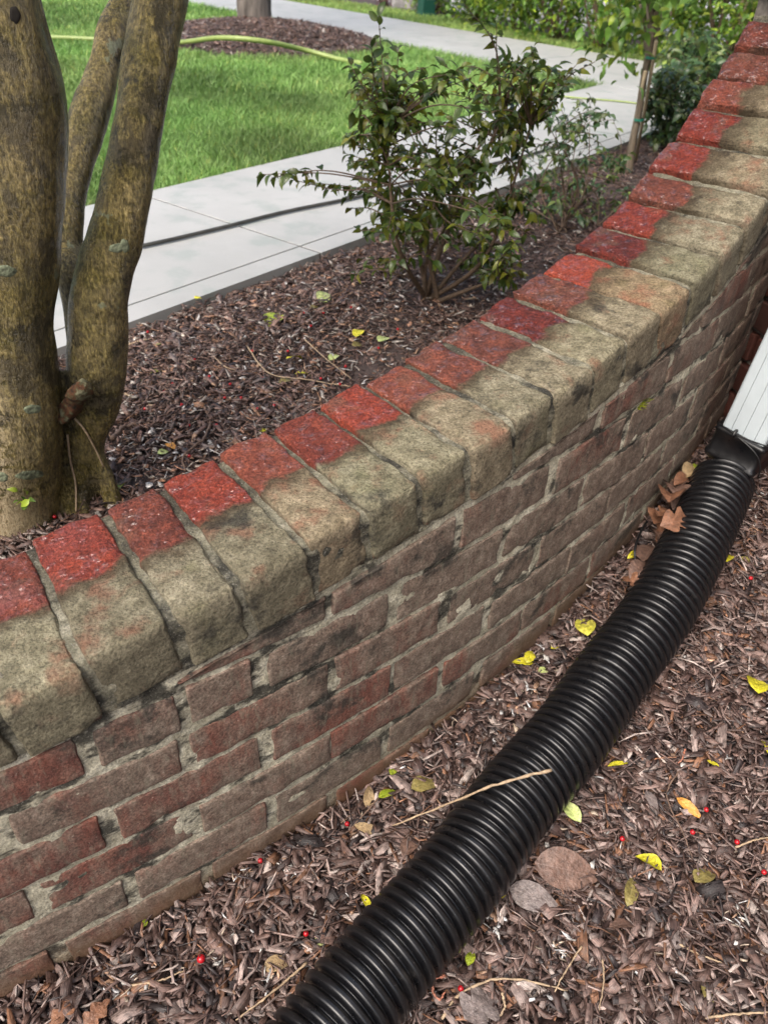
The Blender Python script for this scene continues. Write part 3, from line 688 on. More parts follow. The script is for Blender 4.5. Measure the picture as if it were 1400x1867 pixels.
E1 = axs[-1]; dE = axs[-1] - axs[-8]; dE /= np.linalg.norm(dE)
# square-to-round adapter on its end and the white downspout standing in it
zt = E1[2] + .035
AT = at_z(1353, 808, zt)                                       # centre of the adapter's broad face
ri = np.array([math.cos(math.radians(14)), -math.sin(math.radians(14)) * .2, 0]); ri /= np.linalg.norm(ri)
def ring_rect(c, ex, ey, hx, hy, r=.008, n=6):
    P = []
    for (sx, sy, a0) in ((1, 1, 0), (-1, 1, 90), (-1, -1, 180), (1, -1, 270)):
        for k in range(n):
            a = math.radians(a0 + 90 * k / (n - 1)); P.append(c + ex * (sx * (hx - r) + r * math.cos(a)) + ey * (sy * (hy - r) + r * math.sin(a)))
    return np.array(P)
def ring_circ(c, ex, ey, R, n=24): 
    return np.array([c + ex * R * math.cos(math.radians(45 + a - 45)) + ey * R * math.sin(math.radians(a)) for a in np.linspace(0, 360, n, endpoint=False) + 0])
def loft(rings, closed_ends=True):
    n = len(rings[0]); V = np.concatenate(rings); F = []
    for i_ in range(len(rings) - 1):
        for k in range(n): F.append((i_ * n + k, i_ * n + (k + 1) % n, (i_ + 1) * n + (k + 1) % n, (i_ + 1) * n + k))
    if closed_ends: F.append(tuple(range(n))[::-1]); F.append(tuple((len(rings) - 1) * n + k for k in range(n)))
    return V, F
def proj(p):
    d = np.asarray(p, float) - CAMP; z = d @ FWD; return np.array([700 + FPX * (d @ RIGHT) / z, 933.5 - FPX * (d @ UP) / z])
hor = E1[:2] / np.linalg.norm(E1[:2])
Bc = at_y(1354, 812, float(E1[1] + .030 * hor[1]))
def best(fn, target, lo, hi):
    target = np.asarray(target, float) / np.linalg.norm(target); bb = None
    for a in np.linspace(lo, hi, 361):
        v = fn(a); q_ = proj(Bc + v * .03) - proj(Bc); q_ /= np.linalg.norm(q_)
        if bb is None or q_ @ target > bb[0]: bb = (q_ @ target, v)
    return bb[1]
ex = best(lambda a: np.array([math.cos(a), math.sin(a), 0]), (72, 33), -1.2, .6)
ax = best(lambda a: np.array([math.sin(a) * ex[0], math.sin(a) * ex[1], math.cos(a)]), (75, -150), -.5, .5)
ey = np.cross(ax, ex); ey /= np.linalg.norm(ey); ex2 = np.cross(ey, ax)
adp = empty('downspout_adapter', tuple(E1 - [0, 0, PR]), 'black plastic square-to-round adapter joining downspout and corrugated pipe', 'adapter')
rings = [ring_rect(Bc + ax * h_, ex2, ey, .047 + g_, .037 + g_, .010) for h_, g_ in ((-.036, -.006), (-.033, -.001), (-.028, .003), (-.020, .004), (-.017, .0), (.022, .001), (.026, .003), (.032, .003), (.034, .0))]
V, F = loft(rings); cobj('socket', V, F, MAT['pipe'], adp)
q_ = Bc - ax * .03; mid = .5 * (q_ + E1) + [0, 0, .004]
V, F = tube(spline(np.array([E1 - dE * .03, E1 + dE * .008, mid, q_]), 12), [.046, .046, .045, .044, .042, .040, .036, .034, .032, .030, .028, .026], 28); cobj('elbow', V, F, MAT['pipe'], adp)
MAT['white'] = simple('white_painted_metal', (.47, .53, .56), .35, 25, .05, .1, .001)
ds = empty('downspout', tuple(Bc + ax * .03), 'white metal downspout standing in the black adapter', 'downspout')
rs = []
hs = [.0, 2.6]
for h_ in hs: rs.append(ring_rect(Bc + ax * h_, ex2, ey, .041, .031, .006))
V, F = loft(rs); sp_t = cobj('spout_tube', V, F, MAT['white'], ds, sm=False)
for k_ in (-.022, .0, .022):      # raised ribs pressed into the front
    c_ = Bc - ey * .031 * (1 if (ey @ (CAMP - Bc)) < 0 else -1) + ex2 * k_
    V, F = tube(np.array([c_ + ax * .035, c_ + ax * 2.5]), .0004, 8); cobj('rib', V, F, MAT['white'], sp_t)
# black tie wire round the adapter
MAT['wire'] = simple('black_wire', (.012, .012, .013), .4, 30, .2)
fr = -ey if (ey @ (CAMP - Bc)) < 0 else ey
W_ = [Bc + ex2 * -.05 + fr * .03 + ax * .034, Bc + ex2 * -.01 + fr * .043 + ax * .037, Bc + ex2 * .03 + fr * .045 + ax * .043, Bc + ex2 * .10 + fr * .05 + ax * .06]
W2 = [Bc + ex2 * -.01 + fr * .043 + ax * .037, Bc + ex2 * .035 + fr * .043 + ax * .024, Bc + ex2 * .053 + fr * .035 + ax * .0, Bc + ex2 * .055 + fr * .02 + ax * -.03]
wr = empty('tie_wire', tuple(W_[0]), 'thin black wire knotted round the downspout foot', 'wire')
for q_ in (W_, W2): V, F = tube(spline(np.array(q_), 24), .0013, 6); cobj('strand', V, F, MAT['wire'], wr)
V, F = tube(spline(np.array([W_[1] - .003, W_[1] + [0, 0, .004], W_[1] + .004]), 6), .0032, 8); cobj('knot', V, F, MAT['wire'], wr)

# ================================================================== MULTI-STEM TREE BEHIND THE WALL
def remeshed(parts, vox, name, seed, amp, freq, smooth_it=6):
    V, F = join(parts); me = mesh('tmp', V, F); o = bpy.data.objects.new('tmp', me); COL.objects.link(o)
    md = o.modifiers.new('r', 'REMESH'); md.mode = 'VOXEL'; md.voxel_size = vox; md.use_smooth_shade = True
    ms = o.modifiers.new('s', 'SMOOTH'); ms.iterations = smooth_it; ms.factor = .5
    dg = bpy.context.evaluated_depsgraph_get(); ev = o.evaluated_get(dg); m2 = bpy.data.meshes.new_from_object(ev)
    bpy.data.objects.remove(o)
    n = len(m2.vertices); co = np.empty(n * 3, np.float32); m2.vertices.foreach_get('co', co); co = co.reshape(-1, 3)
    nn = np.empty(n * 3, np.float32); m2.vertices.foreach_get('normal', nn); nn = nn.reshape(-1, 3)
    d = amp * fbm(co * [1, 1, .45], freq, 3, seed); m2.vertices.foreach_set('co', (co + nn * d[:, None]).ravel().astype(np.float32))
    m2.update(); m2.polygons.foreach_set('use_smooth', np.ones(len(m2.polygons), bool)); m2.name = name
    return m2
def px_tube(rows, nseg=20, dens=8):
    """rows: (px, py, half width px, horizontal distance)"""
    P = np.array([at_y(x, y, Y_) for x, y, h_, Y_ in rows]); R = np.array([h_ * depth_of(p_) / FPX for p_, (x, y, h_, Y_) in zip(P, rows)])
    n = len(rows) * dens; Q = spline(np.c_[P, R], n); return tube(Q[:, :3], Q[:, 3], nseg)
YL, YR, YM = 1.06, 1.13, 1.24
tl = [(30, 985, 82, YL), (26, 930, 84, YL), (22, 860, 86, YL), (20, 780, 90, YL), (18, 690, 86, YL + .01), (8, 590, 84, YL + .01), (12, 480, 92, YL + .02), (18, 380, 92, YL + .02), (22, 250, 92, YL + .03), (22, 170, 93, YL + .03), (6, 90, 92, YL + .03), (-12, 0, 86, YL + .03), (-40, -130, 84, YL + .04), (-70, -280, 80, YL + .06), (-100, -430, 76, YL + .08)]
tr = [(168, 1010, 52, YR), (150, 935, 40, YR), (152, 870, 42, YR), (157, 800, 39, YR), (170, 730, 50, YR), (177, 660, 56, YR), (180, 600, 55, YR), (182, 540, 54, YR), (196, 480, 54, YR + .01), (214, 430, 53, YR + .02), (228, 370, 50, YR + .03), (240, 300, 51, YR + .05), (256, 200, 48, YR + .07), (275, 100, 49, YR + .10), (294, 0, 49, YR + .13), (320, -140, 48, YR + .17), (350, -300, 46, YR + .22), (380, -450, 44, YR + .26)]
tm = [(156, 640, 34, YR + .04), (144, 560, 31, YR + .06), (133, 500, 30, YM - .04), (128, 450, 27, YM), (131, 380, 28, YM + .03), (140, 310, 34, YM + .07), (156, 230, 39, YM + .12), (184, 150, 33, YM + .17), (208, 70, 31, YM + .22), (230, 0, 31, YM + .27), (262, -110, 31, YM + .34), (300, -240, 30, YM + .42)]
roots = [[(128, 800, 26, YR), (134, 880, 29, YR - .02), (137, 950, 33, YR - .05), (150, 1020, 36, YR - .06)],
         [(164, 800, 20, YR), (182, 845, 18, YR - .01), (200, 890, 17, YR - .015), (210, 935, 17, YR - .02), (216, 990, 18, YR - .02)]]
mtree = empty('crape_myrtle_tree', (-.6, 1.08, BED), 'multi-stemmed tree with mossy olive bark growing just behind the wall', 'tree')
me = remeshed([px_tube(r_) for r_ in [tl, [(x_, y_, h_ * .93, Y_) for x_, y_, h_, Y_ in tr], [(x_ - (4 if 280 < y_ < 470 else 0), y_, h_ * .90, Y_) for x_, y_, h_, Y_ in tm]] + roots], .0048, 'trunk', 4, .005, 16)
V = np.empty(len(me.vertices) * 3, np.float32); me.vertices.foreach_get('co', V); V = V.reshape(-1, 3) - np.array(mtree.location, np.float32); me.vertices.foreach_set('co', V.ravel()); me.update()
obj('trunk', me, MAT['bark'], mtree)
# cut stub between the stems
P0, P1 = at_y(125, 745, YR - .06), at_y(160, 700, YR - .085)
t = NT('cut_wood'); p = t.pos(); n = t.noise(p, 60, 5, .7); MAT['stub'] = t.done(t.ramp(n, (.38, (.012, .009, .005)), (.47, (.075, .028, .011)), (.54, (.045, .034, .014)), (.62, (.13, .125, .075))), .8, t.bump(n, .9, .006), .3)
V, F = tube(spline(np.array([P0 - [.02, 0, .02], P0, .5 * (P0 + P1), P1]), 10), [.012, .014, .013, .014, .014, .013, .015, .016, .014, .008], 16)
V = V + .007 * np.stack([fbm(V, 45, 3, k_) for k_ in (1, 2, 3)], -1); cobj('branch_stub', V, F, MAT['stub'], mtree)
# knot hole: flat dark patch, the hollow's shade put into its colour
MAT['hole'] = simple('knot_hole_dark', (.012, .009, .006), .9, 60, .4)

# lichen patches lying on the bark
MAT['lichen'] = simple('lichen', (.15, .17, .105), .85, 120, .7, .9, .004)
t_bvh = None
from mathutils.bvhtree import BVHTree
tr_o = [c for c in mtree.children if c.name.startswith('trunk')][0]
bv = BVHTree.FromPolygons([Vector(v_) + mtree.location for v_ in V_] if False else [v_.co + mtree.location for v_ in tr_o.data.vertices], [tuple(p_.vertices) for p_ in tr_o.data.polygons])
def hit_bark(px, py):
    d = ray(px, py); h_ = bv.ray_cast(Vector(CAMP), Vector(d)); return (None, None) if h_[0] is None else (np.array(h_[0]), np.array(h_[1]))
for (px, py, wx, wy, sd_) in ((10, 494, 22, 14, 1), (60, 746, 17, 11, 2), (55, 866, 30, 10, 3), (214, 452, 20, 9, 4), (5, 870, 14, 9, 5), (228, 448, 10, 14, 6), (28, 27, 11, 20, 7)):
    P = []
    rL = np.random.default_rng(sd_)
    rings_ = []
    for f_ in (1.0, .75, .4, 0.0):
        for a in np.linspace(0, 2 * np.pi, 18, endpoint=False):
            k_ = f_ * (1 + .14 * math.sin(2 * a + sd_) + .07 * math.sin(5 * a + 2 * sd_) + .05 * math.sin(9 * a))
            hp, hn_ = hit_bark(px + wx * k_ * math.cos(a), py + wy * k_ * math.sin(a))
            rings_.append((hp, hn_, f_))
    if any(h_[0] is None for h_ in rings_): continue
    V = np.array([h_[0] + h_[1] * (.0008 if h_[2] < 1 else -.001) for h_ in rings_]); F = [(i_ * 18 + k, i_ * 18 + (k + 1) % 18, (i_ + 1) * 18 + (k + 1) % 18, (i_ + 1) * 18 + k) for i_ in range(3) for k in range(18)]
    cobj('knot_hole' if sd_ >= 7 else 'lichen_patch', V, F, MAT['hole' if sd_ >= 7 else 'lichen'], tr_o)  # knot hole lies on the surface, dark by colour alone

# ------------------------------------------------------------------ leaves
def leaf_mesh(L, Wd, curl=.25, fold=.25, seed=0, lobes=0, n=7):
    """pointed leaf along +x, petiole at origin; folded along the midrib and curled"""
    r = np.random.default_rng(seed); x = np.linspace(0, 1, n); w_ = np.sin(np.pi * x ** .8) ** .8 * (1 - .12 * x)
    w_[0] = .04; w_[-1] = .0
    if lobes: w_ = w_ * (.42 + .75 * np.abs(np.sin(x * (lobes + .5) * np.pi)) ** .8) * 1.2
    w_ = np.maximum(w_, 0) * Wd * .5; z = -curl * L * (x - .3) ** 2 + curl * .09 * L; V = []
    tw = r.normal(0, .12)
    for k in range(n):
        V += [[x[k] * L, -w_[k], z[k] + fold * w_[k] - tw * w_[k] * x[k] + r.normal(0, .03) * w_[k]], [x[k] * L, 0, z[k]], [x[k] * L, w_[k], z[k] + fold * w_[k] + tw * w_[k] * x[k] + r.normal(0, .03) * w_[k]]]
    F = []
    for k in range(n - 1):
        a = 3 * k; F += [(a, a + 3, a + 4, a + 1), (a + 1, a + 4, a + 5, a + 2)]
    return np.array(V), F
def rotm(d, roll):
    """frame with x along d, z as near to up as possible, rolled"""
    x = np.asarray(d, float); x = x / np.linalg.norm(x); up = np.array([0, 0, 1.0]) if abs(x[2]) < .95 else np.array([0, 1.0, 0])
    y = np.cross(up, x); y /= np.linalg.norm(y); z = np.cross(x, y); c, s = math.cos(roll), math.sin(roll)
    return np.stack([x, y * c + z * s, -y * s + z * c], -1)

def leaf_cloud(pts, dirs, L, Wd, seed, n=5, tint=(.6, 1.35), new=.12):
    """many leaves joined in one mesh: returns V, F, cols"""
    r = np.random.default_rng(seed); prot = [leaf_mesh(1, Wd / L, .35 + .2 * k, .3, k, n=n) for k in range(4)]; Vs = []; Fs = []; Cs = []; o = 0
    for p_, d_ in zip(pts, dirs):
        v, f = prot[r.integers(4)]; R = rotm(d_, r.normal(0, .6)); s_ = L * r.uniform(.6, 1.2)
        Vs.append(v * s_ @ R.T + p_); Fs += [tuple(i_ + o for i_ in q) for q in f]; o += len(v)
        c = np.array([1, 1, 1.0]) * r.uniform(*tint)
        if r.random() < new: c = c * np.array([2.6, 1.9, 1.2])
        elif r.random() < .25: c = c * np.array([1.5, 1.05, .8])
        Cs.append(np.repeat(c[None], len(v), 0))
    return np.concatenate(Vs), Fs, np.concatenate(Cs)

MAT['glossy'] = m_leafy('glossy_leaves', (.046, .088, .020), (.098, .13, .026), .22, .6, .4)
MAT['bright'] = m_leafy('hedge_leaves', (.085, .18, .03), (.16, .28, .05), .35, .45, .4)
MAT['blue'] = m_leafy('bluish_leaves', (.045, .10, .04), (.085, .15, .055), .3, .5, .35)
MAT['dark'] = m_leafy('dark_leaves', (.022, .05, .018), (.045, .085, .028), .3, .5, .2)
MAT['twig'] = simple('twig_bark', (.10, .065, .04), .7, 120, .4)
MAT['stem'] = simple('stem_bark', (.15, .12, .085), .7, 90, .4, .5, .002, .5, (1, 1, .2))

def shrub(name, label, cat, base, tips, leafL, leafW, mat, seed, stems=5, per=9, stem_r=.007, parts_n=0, spread=.05, group=None, run=.13, drop=.25, new=.2):
    """stems rise from the base, twigs fork to the given tips, leaves sit along the twig ends"""
    r = np.random.default_rng(seed); base = np.asarray(base, float); root = empty(name, tuple(base), label, cat, group)
    tips = np.asarray(tips); c = tips.mean(0)
    sp = []
    for k in range(stems):
        tp = tips[r.integers(len(tips))]; tp = base + (tp - base) * r.uniform(.75, .95)
        m_ = base + (tp - base) * .45 + r.normal(0, spread, 3) * [1, 1, .3]
        sp.append(spline(np.array([base + r.normal(0, .012, 3) * [1, 1, 0], m_, tp]), 14))
    SP = np.concatenate(sp); tubes = []; lp = []; ld = []
    for s_ in sp: tubes.append(tube(s_, np.linspace(stem_r, stem_r * .3, len(s_)), 7))
    for tp in tips:
        dist = np.linalg.norm(SP - tp, axis=1) + 1.2 * np.maximum(0, SP[:, 2] - tp[2] + .0); j_ = int(np.argmin(dist)); a = SP[j_]
        m_ = .5 * (a + tp) + r.normal(0, .015, 3) + [0, 0, .02]; q = spline(np.array([a, m_, tp]), 12); tubes.append(tube(q, np.linspace(stem_r * .3, .0009, 12), 5, cap=False))
        Lq = np.concatenate([[0], np.cumsum(np.linalg.norm(np.diff(q, axis=0), axis=1))]); tot = Lq[-1]
        for i_ in range(per):
            u = tot - min(tot, run) * (i_ / per) ** 1.1; p_ = np.array([np.interp(u, Lq, q[:, k]) for k in range(3)])
            tdir = q[-1] - q[-4]; tdir = tdir / (np.linalg.norm(tdir) + 1e-9); ph_ = i_ * 2.4 + r.uniform(0, .8)
            sd2 = np.array([math.cos(ph_), math.sin(ph_), r.normal(0, .35)]); d_ = sd2 * r.uniform(.6, 1) + tdir * (.5 if i_ else 1.4) + [0, 0, -drop + r.normal(0, .25)]
            lp.append(p_); ld.append(d_ / np.linalg.norm(d_))
    V, F = join(tubes); cobj('stems', V, F, MAT['twig'], root)
    lp = np.array(lp); ld = np.array(ld); order = np.argsort([depth_of(p_) for p_ in lp]) if parts_n else []
    near_ = set(order[:parts_n]) if parts_n else set()
    far_ = [i_ for i_ in range(len(lp)) if i_ not in near_]
    V, F, Cc = leaf_cloud(lp[far_], ld[far_], leafL, leafW, seed + 1, new=new); f = cobj('foliage', V, F, mat, root, cols=Cc); tag(f, kind='stuff')
    if parts_n:
        pro = []
        for k in range(10):
            v, ff = leaf_mesh(leafL, leafW, .3 + .05 * k, .3, k, n=6); cc = np.ones((len(v), 3)) * (r.uniform(.6, 1.35) if k < 8 else np.array([2.2, 1.8, 1.3])); me_ = mesh('leaf', v, ff, True, cc); me_.materials.append(mat); pro.append(me_)
        for i_ in near_:
            R = rotm(ld[i_], r.normal(0, .6)) * r.uniform(.6, 1.2); o_ = bpy.data.objects.new('leaf', pro[r.integers(10)]); COL.objects.link(o_); o_.parent = root
            m4 = np.eye(4); m4[:3, :3] = R; m4[:3, 3] = lp[i_] - base; o_.matrix_local = Matrix(m4.tolist())
    return root
def in_poly(x, y, poly):
    c = False; n = len(poly); j_ = n - 1
    for i_ in range(n):
        (xi, yi), (xj, yj) = poly[i_], poly[j_]
        if (yi > y) != (yj > y) and x < (xj - xi) * (y - yi) / (yj - yi) + xi: c = not c
        j_ = i_
    return c
def tips_in(poly, n, Y0, dY, seed, extra=()):
    r = np.random.default_rng(seed); xs = [p_[0] for p_ in poly]; ys = [p_[1] for p_ in poly]; out = []
    while len(out) < n:
        x, y = r.uniform(min(xs), max(xs)), r.uniform(min(ys), max(ys))
        if in_poly(x, y, poly): out.append(at_y(x, y, Y0 + r.normal(0, dY)))
    return np.array(out + [at_y(x, y, Y_) for x, y, Y_ in extra])
# main shrub
sb = at_z(778, 548, BED)
p1 = [(650, 130), (685, 60), (745, 100), (800, 115), (860, 100), (930, 85), (1000, 105), (1060, 130), (1010, 190), (960, 235), (925, 290), (880, 320), (800, 330), (720, 330), (650, 330), (610, 290), (625, 200)]
p2 = [(630, 300), (720, 330), (880, 310), (930, 360), (940, 430), (950, 500), (890, 520), (840, 490), (820, 440), (740, 440), (720, 500), (650, 500), (660, 430), (680, 380)]
ex_ = [(690, 30, 2.1), (846, 8, 2.1), (905, 45, 2.15), (1085, 112, 2.15), (1050, 118, 2.15), (480, 318, 2.0), (505, 322, 2.0), (535, 328, 2.0), (570, 333, 2.02), (600, 345, 2.03), (630, 360, 2.05), (640, 120, 2.1), (645, 500, 2.05), (700, 478, 2.0), (930, 515, 2.0), (880, 500, 2.0), (800, 480, 1.98), (960, 245, 2.2), (1000, 185, 2.2), (1030, 150, 2.18), (945, 300, 2.15), (955, 360, 2.15), (965, 430, 2.1), (945, 480, 2.05), (985, 400, 2.15), (1000, 330, 2.2), (905, 380, 2.1), (640, 380, 2.05), (655, 420, 2.05), (1010, 130, 2.18), (960, 110, 2.18)]
tips = np.concatenate([tips_in(p1, 150, 2.15, .17, 50), tips_in(p2, 84, 2.12, .18, 51, ex_)])
shrub('camellia_shrub', 'glossy dark green leafy shrub in the mulch between wall and walkway', 'shrub', sb, tips, .034, .0165, MAT['glossy'], 52, 9, 12, .008, 300, .06)
# airy bluish shrub behind it
p3 = [(940, 260), (1000, 195), (1050, 172), (1110, 185), (1130, 260), (1165, 330), (1100, 390), (1000, 370), (960, 410), (915, 340)]
b3 = at_z(1020, 425, BED); tips = tips_in(p3, 62, float(b3[1]) + .12, .28, 60)
shrub('airy_shrub', 'airy shrub with sparse bluish leaves behind the glossy shrub', 'shrub', b3, tips, .032, .015, MAT['blue'], 61, 9, 9, .004, 0, .07, run=.2)
p3b = [(985, 270), (1060, 230), (1125, 240), (1172, 320), (1150, 395), (1060, 425), (985, 405), (930, 380)]
b3b = at_z(1085, 415, BED); tips = tips_in(p3b, 46, float(b3b[1]) + .08, .30, 62)
shrub('low_airy_shrub', 'low airy shrub with fine leaves at the foot of the staked tree', 'shrub', b3b, tips, .030, .014, MAT['blue'], 63, 9, 9, .0035, 0, .07, run=.2)
p4 = [(1180, 150), (1215, 120), (1260, 130), (1290, 150), (1290, 210), (1240, 262), (1185, 262), (1172, 210)]
b4 = at_z(1228, 268, BED); tips = tips_in(p4, 150, float(b4[1]) + .05, .14, 70)
shrub('dark_shrub', 'dense dark green rounded shrub beside the staked young tree', 'shrub', b4, tips, .05, .024, MAT['dark'], 71, 6, 11, .006, 0, .05)
p5 = [(1200, 110), (1215, 75), (1260, 55), (1300, 60), (1330, 90), (1310, 150), (1260, 160), (1220, 150)]
b5 = at_z(1265, 160, BED); tips = tips_in(p5, 120, float(b5[1]) + .1, .25, 80)
shrub('grey_green_shrub', 'grey-green loose shrub near the pale trunk beyond the dark shrub', 'shrub', b5, tips, .07, .03, MAT['blue'], 81, 6, 10, .007, 0, .05)

# ------------------------------------------------------------------ hedge bushes and far planting
def bush(name, label, base, w_, h_, mat, seed, n=900, L=.075, cat='bush', group=None, z0=.07):
    r = np.random.default_rng(seed); root = empty(name, tuple(base), label, cat, group); base = np.asarray(base); tubes = []
    for k in range(7):
        a = r.uniform(0, 6.28); e = base + [math.cos(a) * w_ * .3, math.sin(a) * w_ * .3, h_ * r.uniform(.5, .85)]
        tubes.append(tube(spline(np.array([base + r.normal(0, .04, 3) * [1, 1, 0], .5 * (base + e) + r.normal(0, .05, 3), e]), 8), np.linspace(.016, .005, 8), 6))
    V, F = join(tubes); cobj('stems', V, F, MAT['twig'], root)
    cl = []; 
    for k in range(70):
        a = r.uniform(0, 6.28); q = math.sqrt(r.random()); z_ = r.uniform(z0, 1); pr = math.sin(math.pi * min(1, max(.12, (z_ * .85 + .1)))) ** .6
        cl.append(base + [math.cos(a) * q * w_ * .5 * pr, math.sin(a) * q * w_ * .5 * pr, z_ * h_])
    cl = np.array(cl); p_ = cl[r.integers(len(cl), size=n)] + r.normal(0, w_ * .075, (n, 3)); d_ = r.normal(0, 1, (n, 3)) + [0, 0, .35]; d_ /= np.linalg.norm(d_, axis=1, keepdims=True)
    V, F, Cc = leaf_cloud(p_, d_, L, L * .5, seed + 1, n=4, tint=(.55, 1.5)); f = cobj('foliage', V, F, mat, root, cols=Cc); tag(f, kind='stuff')
    return root
HL = ['hedge bush at the end of the row beside the utility box', 'second hedge bush from the utility box', 'third hedge bush from the utility box', 'fourth hedge bush from the utility box', 'hedge bush behind the leafy side of the young tree', 'hedge bush directly behind the young tree trunk', 'hedge bush behind the grey-green shrub', 'last hedge bush of the row near the pale trunk']
hl = np.array([[.30, 11.15], [.74, 10.1], [1.10, 9.45], [1.42, 8.85], [1.78, 8.25], [2.12, 7.75], [2.5, 7.3], [2.95, 6.9]])
for k, (x, y) in enumerate(hl):
    bush('hedge_bush', HL[k], (x, y, BED), 1.0, 1.1, MAT['bright'], 200 + k, 2400, .065, 'hedge', 'hedge bushes along the verge')
for k, (x, y, w_, h_, m_, lab) in enumerate(((2.6, 9.6, 1.8, 2.2, 'bright', 'tall light green bush behind the hedge row'), (1.2, 12.5, 2.2, 2.4, 'dark', 'tall dark bush standing behind the utility box end of the hedge'), (3.9, 10.2, 2.4, 2.6, 'dark', 'tall dark bush standing behind the pale trunk'))):
    b_ = bush('tall_bush', lab, (x, y, BED), w_, h_, MAT[m_], 230 + k, 1500, .1)
MAT['purple'] = m_leafy('purple_leaves', (.09, .03, .04), (.13, .05, .06), .5, .3, .2)
pb = at_z(714, 16, BED); bush('red_barberry_bush', 'small purple-red bush beside the green utility box', (pb[0] - .1, pb[1] + .4, BED), .42, .4, MAT['purple'], 240, 400, .04)
# green utility pedestal with a white label
ub = at_z(776, 33, BED); MAT['ugreen'] = simple('green_plastic', (.012, .075, .055), .45, 20, .15); MAT['label'] = simple('white_label', (.7, .72, .7), .5, 20, .05)
up_ = empty('utility_box', tuple(ub), 'green utility box with white label on the far verge', 'utility box')
a = math.radians(20); R = np.array([[math.cos(a), -math.sin(a), 0], [math.sin(a), math.cos(a), 0], [0, 0, 1]])
V, F = loft([ring_rect(np.array([ub[0], ub[1], ub[2] + z_]), R[:, 0], R[:, 1], .085 + g_, .085 + g_, .02) for z_, g_ in ((-.02, .012), (.05, .012), (.055, 0), (.6, 0), (.605, .01), (.70, .008), (.73, -.01))]); cobj('cabinet', V, F, MAT['ugreen'], up_, sm=False)
fy = -R[:, 1]; c_ = ub + fy * .086 + [0, 0, .30]; V, F = box(c_, (.05, .002, .11), R); lpl = cobj('label_plate', V, F, MAT['label'], up_, sm=False)
MAT['ink'] = simple('grey_ink', (.25, .3, .3), .6, 20, .1)
for k_ in range(3): V, F = box(c_ + fy * .0025 + [0, 0, .05 - k_ * .05], (.03, .001, .012), R); cobj('label_mark', V, F, MAT['ink'], lpl, sm=False)
MAT['rock'] = simple('grey_rock', (.28, .27, .27), .85, 12, .5, .8, .02)
rk = np.random.default_rng(3)
for k, (px, py, s_) in enumerate(((738, 22, .16), (750, 16, .13), (800, 24, .13))):
    q_ = at_z(px, py, BED); V, F = rbox(s_, s_ * .7, s_ * .5, s_ * .25, .05, 400 + k, .03, .03); V = V + .03 * fbm(V, 6, 2, k)[:, None] * V / s_
    o_ = cobj('rock', V + np.array([q_[0], q_[1] + .35, BED + s_ * .4]), F, MAT['rock']); tag(o_, 'grey landscaping rock by the green utility box', 'rock', 'rocks by the utility box')

# ------------------------------------------------------------------ trees further off
MAT['greybark'] = simple('grey_bark', (.12, .105, .092), .9, 16, .6, 1.0, .03, .3, (1, 1, .25))
def big_tree(name, label, base, r0, h_, mat, leafm, seed, crown_r, n=1800, L=.12, zc=None):
    r = np.random.default_rng(seed); root = empty(name, tuple(base), label, 'tree'); base = np.asarray(base, float); top = base + [r.normal(0, .1), r.normal(0, .1), h_]
    P = spline(np.array([base - [0, 0, .05], base + [0, 0, .12], base + [0, 0, h_ * .4], top]), 30); R = np.interp(np.linspace(0, 1, 30), [0, .06, .2, 1], [r0 * 1.45, r0 * 1.15, r0, r0 * .6]); parts_ = [tube(P, R, 20)]
    for k in range(7):
        a = k * .9 + r.uniform(0, .5); e = top + [math.cos(a) * crown_r * .7, math.sin(a) * crown_r * .7, crown_r * r.uniform(.2, .9)]; st_ = P[int(20 + k)]
        parts_.append(tube(spline(np.array([st_, .5 * (st_ + e) + [0, 0, .15], e]), 10), np.linspace(r0 * .4, r0 * .08, 10), 8))
    V, F = join(parts_); V = V + (.012 * fbm(V * [1, 1, .3], 14, 3, seed))[:, None] * np.array([1, 1, 0]); cobj('trunk', V, F, mat, root)
    cl = top + r.normal(0, .42, (60, 3)) * crown_r * [1, 1, .6] + [0, 0, crown_r * .6]; p_ = cl[r.integers(60, size=n)] + r.normal(0, crown_r * .12, (n, 3)); d_ = r.normal(0, 1, (n, 3)); d_ /= np.linalg.norm(d_, axis=1, keepdims=True)
    V, F, Cc = leaf_cloud(p_, d_, L, L * .5, seed, n=4); f = cobj('crown', V, F, leafm, root, cols=Cc); tag(f, kind='stuff'); return root
lt_ = at_z(458, 48, BED + .12); big_tree('lawn_tree', 'grey-barked tree standing in a mulch ring on the lawn', (RING[0] - .1, RING[1] + .45, BED + .1), .165, 3.0, MAT['greybark'], MAT['bright'], 5, 1.6)
MAT['palebark'] = simple('pale_bark', (.42, .33, .21), .7, 14, .45, .4, .01, .4, (1, 1, .3))
pt = at_z(1335, 115, BED); big_tree('pale_tree', 'tree with smooth pale tan trunk beyond the brick wall', pt, .09, 2.2, MAT['palebark'], MAT['bright'], 6, 1.2, 1200)
# crown of the multi-stem tree, out of the picture overhead
tops = [at_y(-100, -430, YL + .08), at_y(380, -450, YR + .26), at_y(300, -240, YM + .42)]; parts_ = []; cl = []
r = np.random.default_rng(77)
for tp in tops:
    for k in range(4):
        a = r.uniform(0, 6.28); e = tp + [math.cos(a) * .45, math.sin(a) * .45, r.uniform(.5, 1.0)]; q = spline(np.array([tp - [0, 0, .04], .5 * (tp + e) + [0, 0, .08], e]), 10); parts_.append(tube(q, np.linspace(.028, .006, 10), 8)); cl += [e, q[6] + r.normal(0, .1, 3), e + r.normal(0, .15, 3)]
V, F = join(parts_); cobj('limbs', V, F, MAT['bark'], mtree)
cl = np.array(cl); n = 1100; p_ = cl[r.integers(len(cl), size=n)] + r.normal(0, .14, (n, 3)); d_ = r.normal(0, 1, (n, 3)); d_ /= np.linalg.norm(d_, axis=1, keepdims=True)
